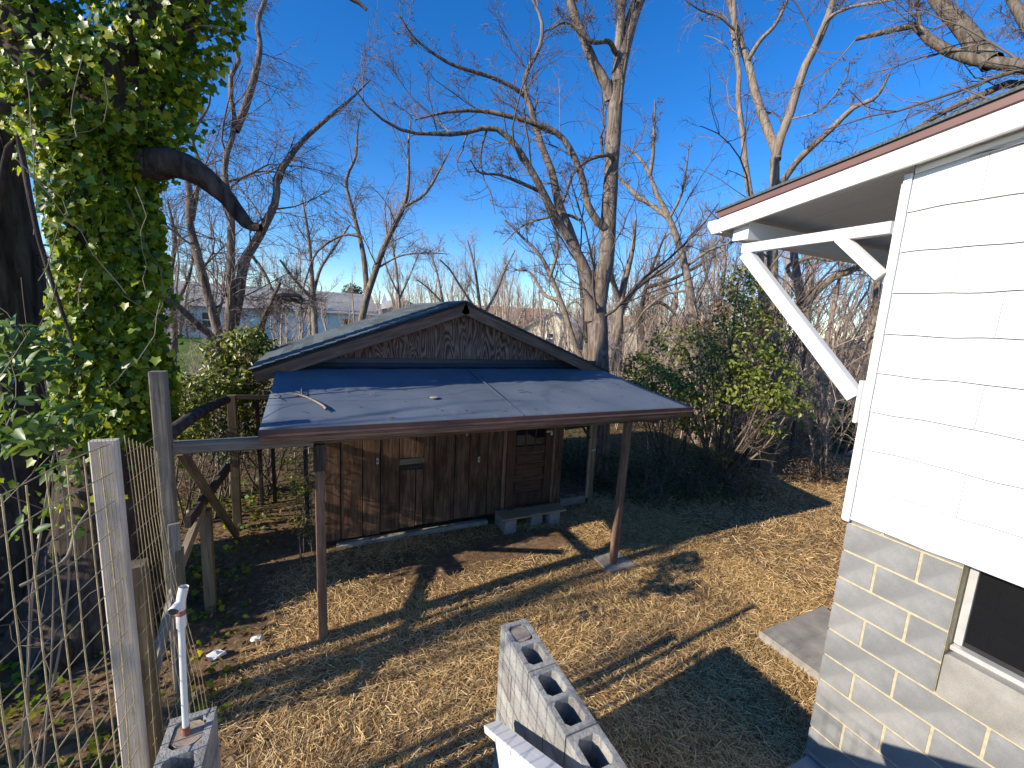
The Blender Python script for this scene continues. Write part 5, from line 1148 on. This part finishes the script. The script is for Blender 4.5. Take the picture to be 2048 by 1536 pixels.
box('tower', (s0.x-1, s0.y-1, -0.1), (s0.x+1, s0.y+1, 4.2), M['wall_white'], st)
bm = bmesh.new(); bmesh.ops.create_cone(bm, cap_ends=True, segments=4, radius1=1.3, radius2=0.02, depth=3.2); me = bpy.data.meshes.new('spire'); bm.to_mesh(me); bm.free(); me.materials.append(M['wall_white'])
obj('spire', me, st, Matrix.Translation((s0.x, s0.y, 5.8)) @ Matrix.Rotation(math.pi/4, 4, 'Z'))
def conifer(label, px, hd, rad, zc_, seed):
    g = np.random.default_rng(seed); c = at(px, 600, hd=hd); t = thing('conifer', label, 'tree', (c[0], c[1], 0))
    P_, r_ = spline([(c[0], c[1], 0), (c[0], c[1], zc_)], (0.25, 0.15), 6); ge = Geo(); v, q = tubes(P_[None], r_[None], 7); ge.add(v, q); ge.obj('trunk', M['bark_dark'], t)
    p, d = blob_points(2600, [((c[0], c[1], zc_), (rad, rad, rad*1.05)), ((c[0]+rad*.4, c[1], zc_-rad*.5), (rad*.8, rad*.8, rad*.7)), ((c[0]-rad*.4, c[1], zc_-rad*.4), (rad*.8, rad*.8, rad*.7))], g)
    v, tt = leaves(p, d+np.array([0, 0, .3]), g.uniform(.3, .6, len(p)), 'tiny', 0, 0.6, g); ge = Geo(); ge.add(v, None, tt); f = ge.obj('crown', M['conifer'], t, False); f['kind'] = 'stuff'
conifer('round dark evergreen tree above the roofs left of the shed', 705, 80, 2.0, 6.0, 61)
conifer('dull evergreen tree beside the cream cottage left of the walnut trunk', 1088, 70, 1.7, 3.4, 62)

# =================================================================== GROUND COVER
def scatter_mask(x, y):
    """where the straw lies: 0..1"""
    m_ = np.ones_like(x)
    nzv = 0.5+0.5*np.sin(x*2.3+1.0)*np.cos(y*2.9+x*0.7)+0.25*np.sin(x*6.1-y*5.3)
    bare = np.exp(-(((x-1.5)/1.75)**2+((y-4.95)/0.62)**2)**1.5)+np.exp(-(((x-2.9)/0.7)**2+((y-5.05)/0.35)**2)**1.5)
    m_ = np.clip(1.15-bare*1.15, 0, 1)*(0.65+0.5*nzv)
    m_ *= np.clip((x+0.75-0.15*np.sin(y*3))/0.5, 0, 1)
    m_ *= np.where(y > 5.72, np.clip((x-3.9)/0.4, 0, 1), 1)
    edge = 6.4+0.16*(x-4)+0.25*np.sin(x*2.1)
    m_ *= np.clip((edge-y)/0.6, 0, 1)
    return np.clip(m_, 0, 1)
def straw(n, name, label, box_, seed, lmin, lmax, wd, mat, dens=scatter_mask, lift=0.012, tilt=0.22):
    g = np.random.default_rng(seed)
    x = g.uniform(box_[0], box_[1], n); y = g.uniform(box_[2], box_[3], n)
    keep = g.uniform(0, 1, n) < dens(x, y)
    pts = np.stack([x, y, np.zeros(n)], -1); keep &= in_view(pts, 120)
    x, y = x[keep], y[keep]; n = len(x)
    flow = np.sin(x*1.3+y*0.9)*0.9+np.cos(y*2.2-x*0.5)*0.7
    a = flow+g.normal(0, 0.9, n); L = g.uniform(lmin, lmax, n)*np.minimum(1, 0.55+g.random(n)); w_ = g.uniform(0.6, 1.3, n)*wd
    d = np.stack([np.cos(a), np.sin(a), g.normal(0, tilt, n)], -1); d /= np.linalg.norm(d, axis=1, keepdims=True)
    s = np.stack([-np.sin(a), np.cos(a), g.normal(0, .5, n)], -1); s /= np.linalg.norm(s, axis=1, keepdims=True)
    z = ground_z(x, y)+lift*g.random(n)**1.5+np.abs(d[:, 2])*L*0.5+0.003
    c = np.stack([x, y, z], -1); bend = g.normal(0, .06, n)[:, None]*np.array([0, 0, 1.0])*L[:, None]
    h_ = (d*(L/2)[:, None]); ss = s*(w_/2)[:, None]
    # each stem is a narrow strip with one bend
    v = np.stack([c-h_-ss, c-h_+ss, c+bend-ss, c+bend+ss, c+h_-ss, c+h_+ss], 1).reshape(-1, 3)
    q0 = np.array([[0, 2, 3, 1], [2, 4, 5, 3]])
    q = (np.arange(n)[:, None, None]*6+q0[None]).reshape(-1, 4)
    return tag(obj(name, mesh_np(name, v, q, None, mat)), label, 'straw', kind='stuff')
straw(165000, 'straw', 'loose golden straw mulch covering the yard', (-0.9, 5.5, 1.2, 6.3), 91, 0.04, 0.15, 0.0036, M['straw'])
straw(95000, 'straw', 'straw mulch thinning out towards the privet and house corner', (4.5, 13, 1.4, 8), 92, 0.05, 0.15, 0.005, M['straw'])
def litter(n, name, label, box_, seed, size, mat, kind, dens, flat=1.6, z0=0.01, zr=0.02):
    g = np.random.default_rng(seed); x = g.uniform(box_[0], box_[1], n); y = g.uniform(box_[2], box_[3], n)
    keep = (g.uniform(0, 1, n) < dens(x, y)) & in_view(np.stack([x, y, np.zeros(n)], -1), 100); x, y = x[keep], y[keep]; n = len(x)
    p = np.stack([x, y, ground_z(x, y)+z0+zr*g.random(n)], -1)
    v, t = leaves(p, np.tile([0, 0, flat], (n, 1)), g.uniform(.6, 1.3, n)*size, kind, 0.0, 0.6, g)
    return tag(obj(name, mesh_np(name, v, None, t, mat)), label, 'ground cover', kind='stuff')
left = lambda x, y: np.clip((-0.55-x+0.15*np.sin(y*4))/0.5, 0, 1)*(0.55+0.45*np.sin(x*3.1)*np.cos(y*2.3))
litter(9000, 'ground_ivy', 'ivy and small weeds creeping over the ground below the left fence', (-5, -0.4, 0.8, 8), 93, 0.055, M['ivy'], 'ivy', lambda x, y: left(x, y)*0.8, 1.0, 0.02, 0.07)
litter(16000, 'leaf_litter', 'dry brown leaves on the ground left of the shed', (-7, 0.2, 0.8, 14), 94, 0.06, M['brown_leaf'], 'oval', lambda x, y: np.where(y > 6.2, 1.0, np.clip((-0.35-x)/0.4, 0, 1)), 1.4)
litter(16000, 'leaf_litter', 'dry brown leaves on the ground behind the privet', (3.9, 20, 5.8, 18), 95, 0.07, M['brown_leaf'], 'oval', lambda x, y: np.where(y > 6.0+0.16*(x-4), 0.9, 0.0), 1.4)
litter(26000, 'grass', 'rough grass and weeds on the ground behind the shed', (-12, 26, 7.2, 30), 96, 0.11, M['grassblade'], 'tiny', lambda x, y: np.clip((np.sin(x*.7)*np.cos(y*.5)+.6), 0.1, 1), 0.4, 0.02, 0.1)
litter(500, 'weed_sprigs', 'small green weeds sprouting through the straw', (-0.4, 4, 1.6, 4.4), 97, 0.03, M['privet'], 'oval', lambda x, y: (np.sin(x*4.1+1)*np.cos(y*3.7) > 0.82)*1.0, 0.5, 0.02, 0.04)
for k, (px, py, s_, lab) in enumerate([(432, 1310, 0.07, 'crumpled scrap of white plastic on the ground right of the white pipe'), (515, 1277, 0.05, 'small pale scrap on the straw left of the left porch post')]):
    c = at(px, py, z=0.04); bm = bmesh.new(); bmesh.ops.create_icosphere(bm, subdivisions=2, radius=s_)
    for v_ in bm.verts: v_.co = Vector((v_.co.x*(1+random.uniform(-.3, .3)), v_.co.y*0.7*(1+random.uniform(-.3, .3)), v_.co.z*0.45*(1+random.uniform(-.5, .5))))
    me = bpy.data.meshes.new('plastic_scrap'); bm.to_mesh(me); bm.free(); me.materials.append(M['white' if k == 0 else 'galv'])
    tag(obj('plastic_scrap', me, None, Matrix.Translation(c)), lab, 'scrap')

for k, (px, lab) in enumerate([(522, 'dark thin post in the weeds behind the pen, left one of three'), (548, 'dark thin post in the weeds behind the pen, middle one of three'), (612, 'dark thin post in the vines at the left end of the shed wall')]):
    a_ = at(px, 1010, hd=7.6 if k < 2 else 6.4); tag(board('fence_post', (a_[0]+0.02, a_[1], -0.05), (a_[0], a_[1], 1.75), 0.055, 0.055, M['darkwood'], None, up=(0, -1, 0)), lab, 'fence post')

# brown brush behind the privet and behind the pen: too tangled to count
def brush(n, name, label, pxs, d0, d1, h0, h1, seed, mat):
    g = np.random.default_rng(seed); geo = Geo()
    P0 = np.array([at(g.uniform(*pxs), 700, hd=g.uniform(d0, d1)) for _ in range(n)]); P0[:, 2] = -0.02
    hh = g.uniform(h0, h1, n); N = 7; tt = np.linspace(0, 1, N); lean = g.normal(0, 0.28, (n, 2))
    P = np.stack([P0[:, :1]+lean[:, :1]*hh[:, None]*tt**1.5, P0[:, 1:2]+lean[:, 1:]*hh[:, None]*tt**1.5, hh[:, None]*tt*np.ones((n, N))], -1)
    P[:, 1:] += g.normal(0, 0.05, (n, N-1, 3)); r = (0.006+0.004*hh)[:, None]*np.linspace(1, 0.3, N)
    v, q = tubes(P, r, 4); geo.add(v, q)
    P1, r1 = grow(P, r, 9, 0.15, 1.0, 0.42, (0.3, 1.0), 6, 0.2, 0.15, 0.6, 0.3, rmin=0.004, g=g); v, q = tubes(P1, r1, 3); geo.add(v, q)
    P2, r2 = grow(P1, r1, 6, 0.15, 1.0, 0.6, (0.3, 1.0), 4, 0.2, 0.05, 0.6, 0.4, rmin=0.0035, g=g); v, q = tubes(P2, r2, 3); geo.add(v, q)
    return tag(geo.obj(name, mat), label, 'brush', kind='stuff')
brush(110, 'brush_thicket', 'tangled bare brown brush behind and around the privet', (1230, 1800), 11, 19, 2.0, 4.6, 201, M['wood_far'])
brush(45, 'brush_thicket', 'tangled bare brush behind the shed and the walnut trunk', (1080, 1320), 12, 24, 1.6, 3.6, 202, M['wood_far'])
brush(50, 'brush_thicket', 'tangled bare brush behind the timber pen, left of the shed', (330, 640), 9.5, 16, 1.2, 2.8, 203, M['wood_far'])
# bits of dry leaf caught on the porch roof
gl = np.random.default_rng(77); u = gl.uniform(-0.3, 4.2, 90); vv = gl.uniform(3.95, 5.7, 90)
pl_ = np.stack([u, vv, FZ+(vv-FY)*(BZ-FZ)/(BY-FY)+0.008], -1)
lv_, lt_ = leaves(pl_, np.tile([0, -.15, 3.0], (90, 1)), gl.uniform(.015, .05, 90), 'oval', 0, .4, gl)
tag(obj('leaf_scraps', mesh_np('leaf_scraps', lv_, None, lt_, M['brown_leaf'])), 'scraps of dry leaf scattered over the black porch roof', 'leaves', kind='stuff')

stick = thing('dead_stick', 'pale dry stick leaning behind the wire fence at the left', 'stick', tuple(at(130, 1165, hd=3.0)*[1, 1, 0]))
tube_part('stem', [at(40, 1172, hd=2.9), at(85, 1150, hd=2.9), at(135, 1115, hd=3.0), at(152, 1060, hd=3.1), at(178, 1020, hd=3.2)], (0.008, 0.011, 0.009, 0.006), M['stepwood'], stick, 6, 12)
shrub('added_shade_bush', 'unseen evergreen bush added left of the bare trunk to shade the ivy tree base', (-3.9, 4.85, 0), [((-3.9, 4.85, 1.0), (0.5, 0.8, 0.9)), ((-4.1, 4.5, 0.7), (0.5, 0.6, 0.6))], 2600, 0.11, 'privet', stems=12, seed=88)  # added out of frame to keep the sun off the ivy trunk base
